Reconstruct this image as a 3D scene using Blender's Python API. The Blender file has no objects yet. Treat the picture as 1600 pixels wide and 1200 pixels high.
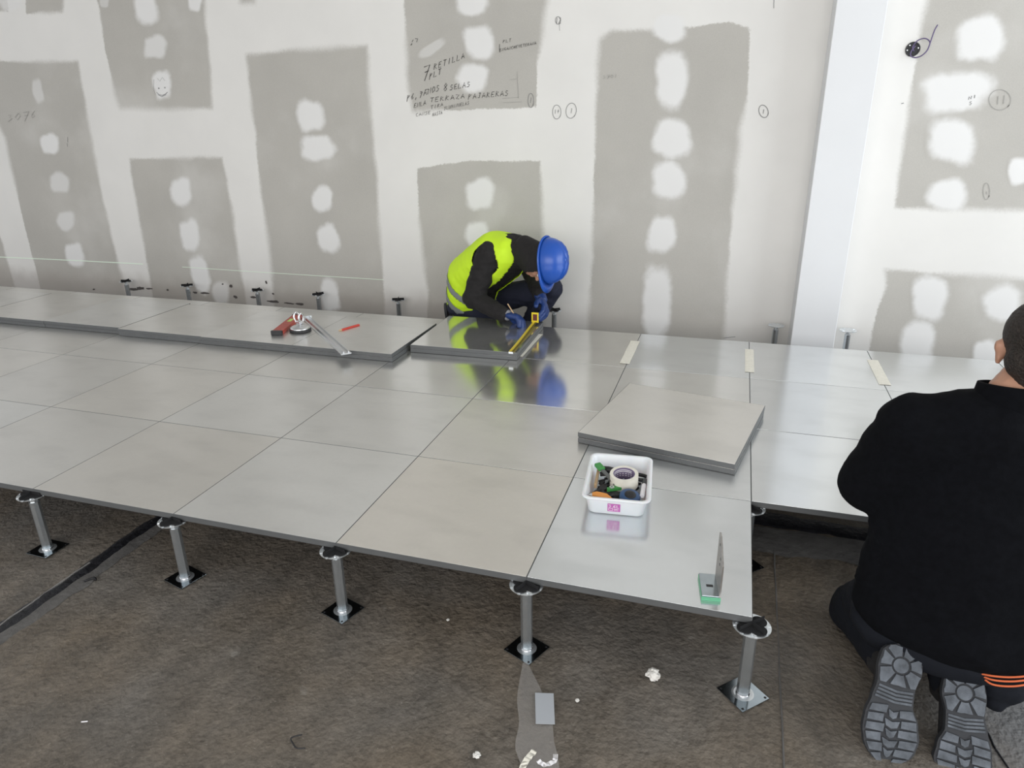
import bpy, bmesh, math, random
import numpy as np
from mathutils import Vector, Matrix, Euler, noise
random.seed(7)
S = bpy.context.scene
COL = S.collection
PI = math.pi
# ------------------------------------------------------------ camera
CAM = Vector((-0.1394, -1.5721, 1.2055))
FPX = 1100.28
_y, _p, _r = -0.305195, 0.366597, -0.013342
_f = Vector((math.sin(_y)*math.cos(_p), math.cos(_y)*math.cos(_p), -math.sin(_p)))
_ri = Vector((math.cos(_y), -math.sin(_y), 0)); _up = _ri.cross(_f)
RIGHT = _ri*math.cos(_r) + _up*math.sin(_r); UP = -_ri*math.sin(_r) + _up*math.cos(_r); FWD = _f
cd = bpy.data.cameras.new('camera'); cam = bpy.data.objects.new('camera', cd); COL.objects.link(cam)
cam.matrix_world = Matrix(((RIGHT.x, UP.x, -FWD.x, CAM.x), (RIGHT.y, UP.y, -FWD.y, CAM.y), (RIGHT.z, UP.z, -FWD.z, CAM.z), (0, 0, 0, 1)))
cd.sensor_width = 36; cd.lens = 36*FPX/1600; cd.clip_start = .02; cd.clip_end = 100
S.camera = cam
# ------------------------------------------------------------ light
w = bpy.data.worlds.new('sky'); S.world = w; w.use_nodes = True
bg = w.node_tree.nodes['Background']; bg.inputs[0].default_value = (0.93, 0.96, 1.0, 1); bg.inputs[1].default_value = 1.0
def area(name, loc, target, sx, sy, power, col):
    l = bpy.data.lights.new(name, 'AREA'); l.shape = 'RECTANGLE'; l.size = sx; l.size_y = sy; l.energy = power; l.color = col
    o = bpy.data.objects.new(name, l); COL.objects.link(o); o.location = loc
    o.rotation_euler = (Vector(target)-Vector(loc)).to_track_quat('-Z', 'Y').to_euler(); return o
area('window_light_right', (4.8, 0.6, 1.7), (0.0, 1.9, 0.9), 4.0, 2.6, 150, (0.88, 0.95, 1.0))
area('window_light_rear', (-0.3, -5.5, 2.0), (-0.3, 2.0, 0.6), 6.0, 2.6, 200, (1.0, 0.975, 0.94))
S.view_settings.view_transform = 'Standard'; S.view_settings.look = 'None'; S.view_settings.gamma = 1
S.view_settings.use_curve_mapping = False; S.view_settings.exposure = 0.0

WY = 2.97          # face of the plasterboard wall
FZ = -0.25         # concrete slab
def wp(px, py, Y):
    d = FWD + RIGHT*((px-800)/FPX) - UP*((py-600)/FPX); return CAM + d*((Y-CAM.y)/d.y)
def gp(px, py, z):
    d = FWD + RIGHT*((px-800)/FPX) - UP*((py-600)/FPX); return CAM + d*((z-CAM.z)/d.z)
# ------------------------------------------------------------ materials
def mat(name, col, rough=.6, metal=0, bump=0, bscale=60, var=0, vscale=8, **kw):
    m = bpy.data.materials.new(name); m.use_nodes = True; nt = m.node_tree; b = nt.nodes['Principled BSDF']
    c = (*col, 1) if len(col) == 3 else col
    b.inputs['Base Color'].default_value = c; b.inputs['Roughness'].default_value = rough; b.inputs['Metallic'].default_value = metal
    for k, v in kw.items(): b.inputs[k.replace('_', ' ')].default_value = v
    tc = nt.nodes.new('ShaderNodeTexCoord')
    if var:
        n = nt.nodes.new('ShaderNodeTexNoise'); n.inputs['Scale'].default_value = vscale; n.inputs['Detail'].default_value = 6
        nt.links.new(tc.outputs['Object'], n.inputs['Vector'])
        r = nt.nodes.new('ShaderNodeMapRange'); r.inputs[1].default_value = .3; r.inputs[2].default_value = .7
        r.inputs[3].default_value = 1-var; r.inputs[4].default_value = 1+var; nt.links.new(n.outputs[0], r.inputs[0])
        mx = nt.nodes.new('ShaderNodeVectorMath'); mx.operation = 'SCALE'; mx.inputs[0].default_value = c[:3]
        nt.links.new(r.outputs[0], mx.inputs['Scale']); nt.links.new(mx.outputs[0], b.inputs['Base Color'])
    if bump:
        n = nt.nodes.new('ShaderNodeTexNoise'); n.inputs['Scale'].default_value = bscale; n.inputs['Detail'].default_value = 5
        nt.links.new(tc.outputs['Object'], n.inputs['Vector'])
        bp = nt.nodes.new('ShaderNodeBump'); bp.inputs['Strength'].default_value = bump; bp.inputs['Distance'].default_value = .01
        nt.links.new(n.outputs[0], bp.inputs['Height']); nt.links.new(bp.outputs[0], b.inputs['Normal'])
    return m
class G:   # small node helper
    def __init__(s, name):
        s.m = bpy.data.materials.new(name); s.m.use_nodes = True; s.nt = s.m.node_tree; s.b = s.nt.nodes['Principled BSDF']
        s.tc = s.nt.nodes.new('ShaderNodeTexCoord')
    def L(s, a, b): s.nt.links.new(a, b)
    def noise(s, scale, detail=5, vec=None, rough=.5, stretch=None):
        n = s.nt.nodes.new('ShaderNodeTexNoise'); n.inputs['Scale'].default_value = scale; n.inputs['Detail'].default_value = detail; n.inputs['Roughness'].default_value = rough
        v = vec or s.tc.outputs['Object']
        if stretch:
            mp = s.nt.nodes.new('ShaderNodeMapping'); mp.inputs['Scale'].default_value = stretch[:3]
            if len(stretch) > 3: mp.inputs['Rotation'].default_value = (0, 0, stretch[3])
            s.L(v, mp.inputs[0]); v = mp.outputs[0]
        s.L(v, n.inputs['Vector']); return n.outputs[0]
    def rng(s, x, a, b, c=0, d=1, smooth=False):
        r = s.nt.nodes.new('ShaderNodeMapRange'); r.interpolation_type = 'SMOOTHSTEP' if smooth else 'LINEAR'
        s.L(x, r.inputs[0])
        for i, v in enumerate((a, b, c, d)): r.inputs[i+1].default_value = v
        return r.outputs[0]
    def math(s, op, a, b=0.0):
        n = s.nt.nodes.new('ShaderNodeMath'); n.operation = op
        for i, v in enumerate((a, b)):
            if isinstance(v, (int, float)): n.inputs[i].default_value = v
            else: s.L(v, n.inputs[i])
        return n.outputs[0]
    def mix(s, f, a, b, typ='MIX'):
        n = s.nt.nodes.new('ShaderNodeMix'); n.data_type = 'RGBA'; n.blend_type = typ
        for i, v in ((0, f), (6, a), (7, b)):
            if isinstance(v, (int, float)): n.inputs[i].default_value = v
            elif isinstance(v, tuple): n.inputs[i].default_value = (*v, 1)
            else: s.L(v, n.inputs[i])
        return n.outputs[2]
    def attr(s, name, typ='GEOMETRY'):
        n = s.nt.nodes.new('ShaderNodeAttribute'); n.attribute_name = name; n.attribute_type = typ; return n.outputs['Fac']
    def bump(s, h, strength=.3, dist=.01):
        n = s.nt.nodes.new('ShaderNodeBump'); n.inputs['Strength'].default_value = strength; n.inputs['Distance'].default_value = dist
        s.L(h, n.inputs['Height']); s.L(n.outputs[0], s.b.inputs['Normal'])
    def out(s, col=None, rough=None, metal=None):
        for v, k in ((col, 'Base Color'), (rough, 'Roughness'), (metal, 'Metallic')):
            if v is None: continue
            if isinstance(v, (int, float)): s.b.inputs[k].default_value = v
            elif isinstance(v, tuple): s.b.inputs[k].default_value = (*v, 1)
            else: s.L(v, s.b.inputs[k])
        return s.m
WHITE = (.80, .783, .752); BOARD = (.490, .470, .432)
def wall_nodes(g):
    P = g.tc.outputs['Object']; sd = g.attr('sd')
    n = g.math('ADD', g.math('MULTIPLY', g.math('SUBTRACT', g.noise(7, 5), .5), .035), g.math('MULTIPLY', g.math('SUBTRACT', g.noise(70, 3), .5), .02))
    e = g.math('ADD', sd, n)
    feather = g.rng(g.noise(1.3, 2), .4, .62, .006, .034)
    mask = g.rng(g.math('DIVIDE', e, feather), -1, 1, 1, 0, True)
    fib = g.rng(g.noise(260, 3), .35, .65, .955, 1.045); blot = g.rng(g.noise(2.2, 5), .3, .7, .95, 1.05)
    bc = g.mix(1.0, BOARD, g.math('MULTIPLY', fib, blot), 'MULTIPLY')
    bc = g.mix(g.rng(g.noise(1.6, 6), .5, .75, 0, .30, True), bc, WHITE)
    wc = g.mix(1.0, WHITE, g.rng(g.noise(3, 5), .3, .7, .97, 1.02), 'MULTIPLY')
    c = g.mix(mask, wc, bc)
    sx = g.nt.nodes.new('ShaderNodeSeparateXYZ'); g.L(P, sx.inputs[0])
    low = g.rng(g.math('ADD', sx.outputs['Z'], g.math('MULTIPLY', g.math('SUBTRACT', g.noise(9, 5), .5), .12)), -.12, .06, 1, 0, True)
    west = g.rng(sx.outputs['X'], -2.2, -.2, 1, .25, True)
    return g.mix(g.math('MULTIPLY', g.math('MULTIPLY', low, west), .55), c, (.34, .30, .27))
def wall_material(name):
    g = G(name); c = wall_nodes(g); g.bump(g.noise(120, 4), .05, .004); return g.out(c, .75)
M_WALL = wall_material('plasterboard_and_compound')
def filler_material():
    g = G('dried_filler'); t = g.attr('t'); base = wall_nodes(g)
    n = g.math('MULTIPLY', g.math('SUBTRACT', g.noise(16, 5), .5), .35)
    k = g.rng(g.math('ADD', t, n), .02, .40, 0, 1, True)
    k = g.math('MULTIPLY', k, g.attr('cover', 'OBJECT'))
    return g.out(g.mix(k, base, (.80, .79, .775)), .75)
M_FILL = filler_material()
def steel_material():
    g = G('galvanised_steel_sheet')
    rnd = g.nt.nodes.new('ShaderNodeObjectInfo').outputs['Random']
    tint = g.attr('tint', 'OBJECT'); gl = g.attr('gloss', 'OBJECT')
    mp = g.nt.nodes.new('ShaderNodeVectorMath'); mp.operation = 'ADD'; g.L(g.tc.outputs['Object'], mp.inputs[0])
    cb = g.nt.nodes.new('ShaderNodeCombineXYZ'); g.L(g.math('MULTIPLY', rnd, 37.0), cb.inputs[0]); g.L(g.math('MULTIPLY', rnd, 19.0), cb.inputs[1]); g.L(cb.outputs[0], mp.inputs[1]); V = mp.outputs[0]
    big = g.noise(3.5, 4, V); fine = g.noise(60, 2, V); smear = g.noise(4, 2, V, stretch=(1, 2.0, 1, .5))
    c = g.mix(g.rng(tint, -1, 1), (.72, .745, .76), (.745, .715, .665))
    v = g.math('ADD', g.rng(big, .3, .7, .97, 1.03), g.rng(fine, .3, .7, -.010, .010))
    v = g.math('ADD', v, g.rng(rnd, 0, 1, -.03, .03))
    v = g.math('SUBTRACT', v, g.rng(smear, .45, .75, 0, .07, True))
    c = g.mix(1.0, c, v, 'MULTIPLY')
    r = g.math('ADD', gl, g.rng(big, .3, .7, -.015, .02)); r = g.math('ADD', r, g.rng(smear, .45, .75, 0, .03, True))
    return g.out(c, r, .86)
M_STEEL = steel_material()
M_EDGE = mat('folded_panel_edge', (.135, .14, .142), .5, .35, var=.06)
M_CORE = mat('dark_panel_underside', (.06, .06, .065), .6)
M_ZINC = mat('bright_zinc_plate', (.70, .73, .75), .28, .8, var=.06, vscale=30)
M_POST = mat('zinc_post', (.50, .53, .55), .25, .85, var=.06, vscale=30)
M_ZINCD = mat('dull_zinc_plate', (.40, .45, .48), .14, 1, var=.08, vscale=30)
M_GASK = mat('matt_black_rubber', (.008, .008, .009), .95)
M_BLACKP = mat('black_plastic', (.015, .015, .017), .4)
M_DARKP = mat('dark_rubber', (.03, .03, .032), .7)
M_ALU = mat('aluminium', (.72, .73, .74), .3, 1)
M_CHROME = mat('chrome', (.8, .8, .82), .12, 1)
M_RED = mat('worn_red_paint', (.42, .07, .05), .45, var=.15, vscale=40)
M_PENC = mat('red_pencil_paint', (.60, .05, .03), .4)
M_WOOD = mat('pale_wood', (.55, .38, .22), .6)
M_YEL = mat('yellow_plastic', (.80, .62, .03), .4)
M_INK = mat('black_marker_ink', (.05, .048, .045), .7)
M_PCL = mat('grey_pencil_line', (.22, .22, .22), .8)
M_FAINT = mat('faint_pencil_line', (.36, .35, .33), .8)
M_MASK = mat('masking_tape', (.76, .73, .64), .55, var=.05, vscale=50)
M_BOXP = mat('translucent_white_plastic', (.84, .84, .86), .35, var=.03, vscale=20, Subsurface_Weight=.15)
M_PINK = mat('magenta_label', (.50, .12, .42), .45)
M_WHITEP = mat('white_print', (.85, .83, .85), .5)
M_GREEN = mat('green_plastic', (.05, .26, .06), .45)
M_GGLASS = mat('green_pad', (.12, .42, .24), .25)
M_ORANGE = mat('orange_plastic', (.75, .30, .06), .45)
M_BLUE = mat('blue_plastic', (.03, .08, .19), .35)
M_HELM = mat('blue_helmet_shell', (.015, .085, .42), .30)
M_VEST = mat('fluorescent_yellow_fabric', (.60, .88, .02), .7, bump=.25, bscale=25)
M_REFL = mat('grey_reflective_band', (.22, .24, .24), .5)
M_JACK = mat('black_work_jacket', (.009, .0075, .0075), .85, bump=.6, bscale=22, var=.3, vscale=30)
M_NAVY = mat('dark_navy_trousers', (.010, .012, .028), .85, bump=.4, bscale=20)
M_GLOVE = mat('blue_coated_glove', (.010, .035, .15), .42, bump=.3, bscale=60)
M_CUFF = mat('grey_knit_cuff', (.22, .22, .24), .9)
M_SKIN = mat('skin', (.50, .27, .18), .55, Subsurface_Weight=.08)
M_FLEECE = mat('black_fleece', (.0032, .0036, .005), .98, bump=.5, bscale=14, var=.2, vscale=60, Specular_IOR_Level=.12)
M_GREYT = mat('charcoal_trousers', (.009, .0105, .015), .9, bump=.4, bscale=18, Specular_IOR_Level=.2)
M_BOOT = mat('black_boot_leather', (.02, .02, .022), .55, bump=.2)
M_SOLE = mat('dark_sole_rubber', (.035, .037, .042), .8)
M_LUG = mat('dusty_grey_rubber', (.105, .117, .135), .85, var=.4, vscale=35, bump=.3, bscale=120)
M_HAIR = mat('dark_brown_hair', (.022, .015, .011), .6, bump=1.0, bscale=160, var=.4, vscale=90)
M_EYE = mat('eye_white', (.7, .68, .65), .3)
M_CORD = mat('orange_cord', (.62, .13, .04), .7)
M_PURPLE = mat('purple_grey_cable', (.13, .10, .20), .45)
M_PAPER = mat('white_paper', (.72, .70, .66), .8, bump=.3)
M_CARD = mat('pale_grey_card', (.42, .44, .47), .6)
M_FILM = mat('clear_dusty_film', (.40, .38, .36), .3, Alpha=.42)
M_PILL = mat('white_painted_plaster', (.77, .775, .785), .6, var=.015, vscale=3)
M_CEIL = mat('white_ceiling', (.75, .74, .72), .8)
M_TAR = mat('bitumen', (.012, .012, .015), .5, bump=.8, bscale=50, var=.5, vscale=18)
M_GROUT = mat('grey_mortar_smear', (.108, .103, .098), .85, bump=.5, bscale=40, var=.25, vscale=12)
M_STAIN = mat('dark_wall_smear', (.08, .07, .065), .8)
M_LASER = mat('pale_green_laser_line', (.80, .92, .78), .5)  # projected laser light put into the colour, with a weak glow
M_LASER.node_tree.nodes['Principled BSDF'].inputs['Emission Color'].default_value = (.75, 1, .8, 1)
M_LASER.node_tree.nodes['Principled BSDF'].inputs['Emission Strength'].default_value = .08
def floor_material():
    g = G('rough_concrete_slab')
    a = g.noise(1.1, 6, rough=.6); b = g.noise(5, 6, stretch=(2.2, 1.0, 1, -.2), rough=.65); c = g.noise(60, 6, rough=.7); d = g.noise(160, 3)
    v = g.math('ADD', g.rng(a, .3, .7, -.22, .22), g.rng(b, .3, .7, -.28, .28)); v = g.math('ADD', v, g.rng(c, .3, .7, -.26, .26))
    v = g.math('ADD', v, 1.0)
    col = g.mix(g.rng(g.noise(2.3, 4), .35, .65), (.138, .112, .084), (.122, .110, .096))
    col = g.mix(1.0, col, v, 'MULTIPLY')
    col = g.mix(g.rng(d, .68, .76, 0, .5, True), col, (.40, .37, .33))
    col = g.mix(g.rng(g.noise(11, 3), .70, .78, 0, .35, True), col, (.30, .28, .25))
    sx = g.nt.nodes.new('ShaderNodeSeparateXYZ'); g.L(g.tc.outputs['Object'], sx.inputs[0])
    col = g.mix(g.math('MULTIPLY', g.rng(sx.outputs['X'], .35, .75, 0, .6, True), g.rng(g.noise(3, 5), .35, .6, .3, 1)), col, (.17, .18, .195))
    h = g.math('ADD', g.math('MULTIPLY', g.noise(75, 2), .5), g.math('MULTIPLY', b, .3))
    h = g.math('ADD', h, g.math('MULTIPLY', g.noise(24, 3, rough=.5), .9))
    g.bump(h, .6, .014)
    return g.out(col, g.rng(c, .3, .7, .5, .85))
M_FLOOR = floor_material()
# ------------------------------------------------------------ builders
def link(name, me, m=None, parent=None):
    o = bpy.data.objects.new(name, me); COL.objects.link(o)
    if m is not None and me is not None and not me.materials:
        for k in (m if isinstance(m, (list, tuple)) else [m]): me.materials.append(k)
    if parent is not None: o.parent = parent
    return o
def obj(name, bm, m, parent=None, smooth=False):
    me = bpy.data.meshes.new(name); bmesh.ops.recalc_face_normals(bm, faces=bm.faces); bm.to_mesh(me); bm.free()
    if smooth: me.polygons.foreach_set('use_smooth', [True]*len(me.polygons))
    return link(name, me, m, parent)
def tag(o, label=None, cat=None, group=None, kind=None):
    for k, v in (('label', label), ('category', cat), ('group', group), ('kind', kind)):
        if v: o[k] = v
    return o
def empty(name, loc=(0, 0, 0), rz=0, label=None, cat=None, group=None):
    o = bpy.data.objects.new(name, None); COL.objects.link(o); o.location = loc; o.rotation_euler = (0, 0, rz); o.empty_display_size = .05
    return tag(o, label, cat, group)
def copy_tree(o, parent=None):
    c = o.copy(); COL.objects.link(c); c.parent = parent
    for ch in [x for x in bpy.data.objects if x.parent == o]: copy_tree(ch, c)
    return c
def B(): return bmesh.new()
def box(bm, lo, hi, bev=0, M=None):
    lo, hi = Vector(lo), Vector(hi); r = bmesh.ops.create_cube(bm, size=1)
    vs = r['verts']
    for v in vs: v.co = Vector(((lo.x+hi.x)/2+v.co.x*(hi.x-lo.x), (lo.y+hi.y)/2+v.co.y*(hi.y-lo.y), (lo.z+hi.z)/2+v.co.z*(hi.z-lo.z)))
    if bev:
        es = list({e for v in vs for e in v.link_edges}); r = bmesh.ops.bevel(bm, geom=es, offset=bev, segments=2, affect='EDGES', profile=.5); vs = list({v for f in r['faces'] for v in f.verts} | {v for v in vs if v.is_valid})
    if M is not None: bmesh.ops.transform(bm, matrix=M, verts=vs)
    return vs
def cyl(bm, a, b, r1, r2=None, seg=16, cap=True):
    a, b = Vector(a), Vector(b); r2 = r1 if r2 is None else r2; d = b-a
    M = Matrix.Translation((a+b)/2) @ d.to_track_quat('Z', 'Y').to_matrix().to_4x4()
    return bmesh.ops.create_cone(bm, cap_ends=cap, segments=seg, radius1=r1, radius2=r2, depth=d.length, matrix=M)['verts']
def tube(bm, pts, r, seg=8):
    pts = [Vector(p) for p in pts]; rings = []
    rr = r if isinstance(r, (list, tuple)) else [r]*len(pts)
    n = None
    for i, p in enumerate(pts):
        t = (pts[min(i+1, len(pts)-1)]-pts[max(i-1, 0)]).normalized()
        if n is None: n = t.orthogonal().normalized()
        n = (n-t*n.dot(t)).normalized(); b = t.cross(n)
        rings.append([bm.verts.new(p+(n*math.cos(a)+b*math.sin(a))*rr[i]) for a in [2*PI*k/seg for k in range(seg)]])
    for A, C in zip(rings, rings[1:]):
        for k in range(seg): bm.faces.new((A[k], A[(k+1) % seg], C[(k+1) % seg], C[k]))
    bm.faces.new(rings[0][::-1]); bm.faces.new(rings[-1])
def lathe(bm, prof, seg=24, M=None, close=False):
    rings = [[bm.verts.new((r*math.cos(2*PI*k/seg), r*math.sin(2*PI*k/seg), z)) for k in range(seg)] for r, z in prof]
    pr = list(zip(rings, rings[1:])) + ([(rings[-1], rings[0])] if close else [])
    for A, C in pr:
        for k in range(seg): bm.faces.new((A[k], A[(k+1) % seg], C[(k+1) % seg], C[k]))
    if not close: bm.faces.new(rings[0][::-1]); bm.faces.new(rings[-1])
    if M is not None: bmesh.ops.transform(bm, matrix=M, verts=[v for R_ in rings for v in R_])
def prism(bm, poly, z0, z1, M=None):
    a = [bm.verts.new((p[0], p[1], z0)) for p in poly]; b = [bm.verts.new((p[0], p[1], z1)) for p in poly]; n = len(poly)
    bm.faces.new(a[::-1]); bm.faces.new(b)
    for i in range(n): bm.faces.new((a[i], a[(i+1) % n], b[(i+1) % n], b[i]))
    if M is not None: bmesh.ops.transform(bm, matrix=M, verts=a+b)
def ribbon(bm, pts, wd, nrm):
    pts = [Vector(p) for p in pts]; nrm = Vector(nrm); L = []
    for i, p in enumerate(pts):
        t = (pts[min(i+1, len(pts)-1)]-pts[max(i-1, 0)])
        if t.length < 1e-7: t = Vector((1, 0, 0))
        s = t.normalized().cross(nrm)*(wd/2); L.append((bm.verts.new(p-s), bm.verts.new(p+s)))
    for (a, b), (c, d) in zip(L, L[1:]): bm.faces.new((a, b, d, c))
def axes(o, x, y, z):
    x, y, z = Vector(x), Vector(y), Vector(z); o = Vector(o)
    return Matrix(((x.x, y.x, z.x, o.x), (x.y, y.y, z.y, o.y), (x.z, y.z, z.z, o.z), (0, 0, 0, 1)))
# ------------------------------------------------------------ structure
def sdist(P, poly):
    n = len(poly); d = np.full(len(P), 1e9); ins = np.zeros(len(P), bool); A = np.array(poly, float)
    for i in range(n):
        a, b = A[i], A[(i+1) % n]; ab = b-a; t = np.clip(((P-a)@ab)/max(ab@ab, 1e-12), 0, 1)
        d = np.minimum(d, np.hypot(*(P-(a+t[:, None]*ab)).T))
        c = ((a[1] > P[:, 1]) != (b[1] > P[:, 1])); den = b[1]-a[1] if abs(b[1]-a[1]) > 1e-12 else 1e-12
        ins ^= c & (P[:, 0] < (b[0]-a[0])*(P[:, 1]-a[1])/den+a[0])
    return np.where(ins, -d, d)
ZT = 3.0
def wall(name, x0, x1, polys, step=.02):
    nx = int(round((x1-x0)/step)); nz = int(round((ZT-FZ)/step))
    X = np.linspace(x0, x1, nx+1); Z = np.linspace(FZ, ZT, nz+1); XX, ZZ = np.meshgrid(X, Z)
    P = np.stack([XX.ravel(), ZZ.ravel()], 1); sd = np.full(len(P), 1.0)
    for pl in polys:
        q = [wp(a, b, WY) for a, b in pl]; sd = np.minimum(sd, sdist(P, [(v.x, v.z) for v in q]))
    co = np.stack([P[:, 0], np.full(len(P), WY), P[:, 1]], 1)
    W = nx+1; i = np.arange(nz*nx); r, c = i//nx, i % nx; v = r*W+c
    f = np.stack([v, v+1, v+1+W, v+W], 1)
    nv = len(co); bx = np.array([(x0, WY, FZ), (x1, WY, FZ), (x1, WY, ZT), (x0, WY, ZT), (x0, WY+.12, FZ), (x1, WY+.12, FZ), (x1, WY+.12, ZT), (x0, WY+.12, ZT)])
    bf = np.array([(5, 4, 7, 6), (0, 4, 5, 1), (1, 5, 6, 2), (2, 6, 7, 3), (3, 7, 4, 0)])+nv
    me = bpy.data.meshes.new(name); me.from_pydata(np.vstack([co, bx]).tolist(), [], np.vstack([f, bf]).tolist())
    at = me.attributes.new('sd', 'FLOAT', 'POINT'); at.data.foreach_set('value', np.concatenate([sd, np.ones(8)]))
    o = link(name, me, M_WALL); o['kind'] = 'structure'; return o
boards = [
 [(-60, 95), (122, 96), (140, 200), (158, 300), (175, 370), (200, 470), (205, 500), (75, 500), (68, 470), (48, 390), (28, 310), (8, 215), (-25, 150)],
 [(-120, 200), (-15, 330), (5, 385), (30, 470), (34, 500), (-120, 500)],
 [(40, -80), (98, -80), (99, 20), (40, 22)], [(-60, -80), (-4, -80), (15, 18), (-50, 14)],
 [(125, -140), (152, 0), (165, 80), (180, 150), (188, 170), (332, 170), (328, 100), (322, 40), (318, -20), (312, -140)],
 [(202, 248), (347, 246), (362, 320), (372, 400), (390, 500), (243, 490), (225, 380), (215, 330), (208, 290)],
 [(385, 85), (460, 78), (573, 72), (578, 160), (590, 280), (592, 360), (597, 400), (602, 520), (432, 510), (422, 400), (408, 300), (398, 200), (388, 130)],
 [(375, -30), (398, -30), (398, 4), (375, 5)],
 [(626, -140), (630, -20), (634, 60), (638, 140), (645, 174), (752, 170), (838, 168), (840, 100), (848, 50), (858, -20), (866, -140)],
 [(653, 264), (700, 256), (740, 252), (845, 251), (848, 330), (849, 420), (848, 545), (668, 545), (668, 496), (669, 454), (660, 390), (655, 334)],
 [(937, 62), (954, 50), (1020, 45), (1077, 43), (1106, 37), (1139, 36), (1168, 43), (1172, 45), (1168, 119), (1167, 157), (1156, 200), (1149, 285), (1144, 332), (1137, 428), (1128, 570), (914, 570), (918, 530), (925, 404), (928, 309), (930, 190), (935, 85)]]
boards_r = [
 [(1456, -140), (1448, 0), (1438, 48), (1431, 86), (1417, 190), (1405, 266), (1398, 325), (1640, 329), (2100, 335), (2100, -140)],
 [(1382, 420), (1450, 427), (1520, 430), (1600, 436), (2100, 480), (2100, 680), (1350, 620), (1357, 560), (1362, 518), (1372, 480), (1384, 447)]]
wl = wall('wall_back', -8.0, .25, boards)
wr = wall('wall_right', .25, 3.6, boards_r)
def filler(px, py, rx, ry, rot, parent, k):
    rng = random.Random(k*13+5); bm = B(); ts = []
    N = 28; rings = 5; c = wp(px, py, WY)
    ph = [rng.uniform(0, 6.28) for _ in range(4)]; sq = rng.uniform(2.3, 3.4)
    def P(a, s):
        ca, sa = math.cos(a), math.sin(a); den = (abs(ca)**sq+abs(sa)**sq)**(1/sq)
        m = s*(1+.05*math.sin(2*a+ph[0])+.045*math.sin(3*a+ph[1])+.03*math.sin(5*a+ph[2]))/den
        u, v = rx*ca*m, ry*sa*m; cr, sr = math.cos(rot), math.sin(rot)
        q = wp(px+u*cr-v*sr, py+u*sr+v*cr, WY); return q
    cv = bm.verts.new((c.x, WY-.0016, c.z)); ts.append(1.0); pr = None; prevs = []
    for j in range(1, rings+1):
        s = (j/rings)*1.12; ring = []
        for i in range(N):
            q = P(2*PI*i/N, s); h = .0016*(1-(j/rings)**2)+.0003; ring.append(bm.verts.new((q.x, WY-h, q.z))); ts.append(1-j/rings)
        prevs.append(ring)
    for i in range(N): bm.faces.new((cv, prevs[0][i], prevs[0][(i+1) % N]))
    for A, C in zip(prevs, prevs[1:]):
        for i in range(N): bm.faces.new((A[i], C[i], C[(i+1) % N], A[(i+1) % N]))
    me = bpy.data.meshes.new('filler_patch'); bm.normal_update(); bm.to_mesh(me); bm.free()
    me.attributes.new('t', 'FLOAT', 'POINT').data.foreach_set('value', ts)
    PP = np.array([(v.co.x, v.co.z) for v in me.vertices]); sd = np.full(len(PP), 1.0)
    for pl in (boards if parent is wl else boards_r): sd = np.minimum(sd, sdist(PP, [(q.x, q.z) for q in (wp(a, b, WY) for a, b in pl)]))
    me.attributes.new('sd', 'FLOAT', 'POINT').data.foreach_set('value', sd)
    me.polygons.foreach_set('use_smooth', [True]*len(me.polygons))
    o = link('filler_patch', me, M_FILL, parent); o['cover'] = {0: .55, 2: .7, 3: .7, 5: .7, 10: .5, 14: .6, 23: .45, 7: .8}.get(k, 1.0); return o
D = math.radians
FL = [(59, 142, 9, 20, -12), (78, 225, 15, 18, -10), (93, 285, 17, 18, 0), (103, 345, 15, 17, -5), (117, 398, 15, 20, -10), (15, -2, 20, 20, -20), (228, 12, 20, 30, -22), (243, 73, 19, 20, 0), (253, 132, 15, 25, -8), (305, 2, 12, 16, 0), (163, 4, 8, 8, 0),
 (283, 300, 17, 24, -10), (297, 367, 16, 27, -8), (313, 428, 16, 32, -14), (345, 458, 14, 22, -10), (485, 181, 22, 27, -5), (496, 231, 28, 23, -5), (504, 311, 18, 23, -5), (513, 373, 18, 26, -8), (516, 462, 16, 27, -6),
 (737, 6, 28, 19, 0), (749, 66, 26, 28, -8), (738, 122, 26, 24, 10), (675, 76, 24, 9, -35), (750, 303, 24, 27, -5), (746, 368, 21, 24, 0),
 (1047, 44, 27, 26, 0), (1050, 124, 28, 48, 0), (1050, 217, 33, 32, 0), (1045, 282, 28, 32, 0), (1034, 367, 23, 33, 8), (1026, 475, 25, 62, 2)]
FR = [(1532, 60, 41, 37, 0), (1495, 143, 58, 35, -4), (1488, 220, 38, 38, 8), (1480, 304, 36, 25, 0), (1592, 267, 18, 22, 0), (1453, 465, 31, 38, 8), (1434, 532, 30, 34, 4), (1566, 474, 34, 30, 0), (1540, 552, 22, 22, 0)]
for i, a in enumerate(FL): filler(*a[:4], D(a[4]), wl, i)
for i, a in enumerate(FR): filler(*a[:4], D(a[4]), wr, i+60)
bm = B(); box(bm, (.248, 2.77, FZ), (.487, WY+.0, ZT), .004); o = obj('column', bm, M_PILL); o['kind'] = 'structure'
# slab
bm = B(); bmesh.ops.create_grid(bm, x_segments=120, y_segments=80, size=.5)
for v in bm.verts:
    x, y = -2.2+v.co.x*11.6, .0+v.co.y*6.2; v.co = Vector((x, y, FZ+.004*(noise.noise((x*1.5, y*1.5, 3))-.35)+.0025*noise.noise((x*6, y*6, 1))-.001))
bmesh.ops.recalc_face_normals(bm, faces=bm.faces)
o = obj('floor', bm, M_FLOOR, smooth=True); o['kind'] = 'structure'; FLOOR = o
bm = B(); box(bm, (-8, -3.1, ZT), (3.6, WY+.12, ZT+.1)); o = obj('ceiling', bm, M_CEIL); o['kind'] = 'structure'
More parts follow.
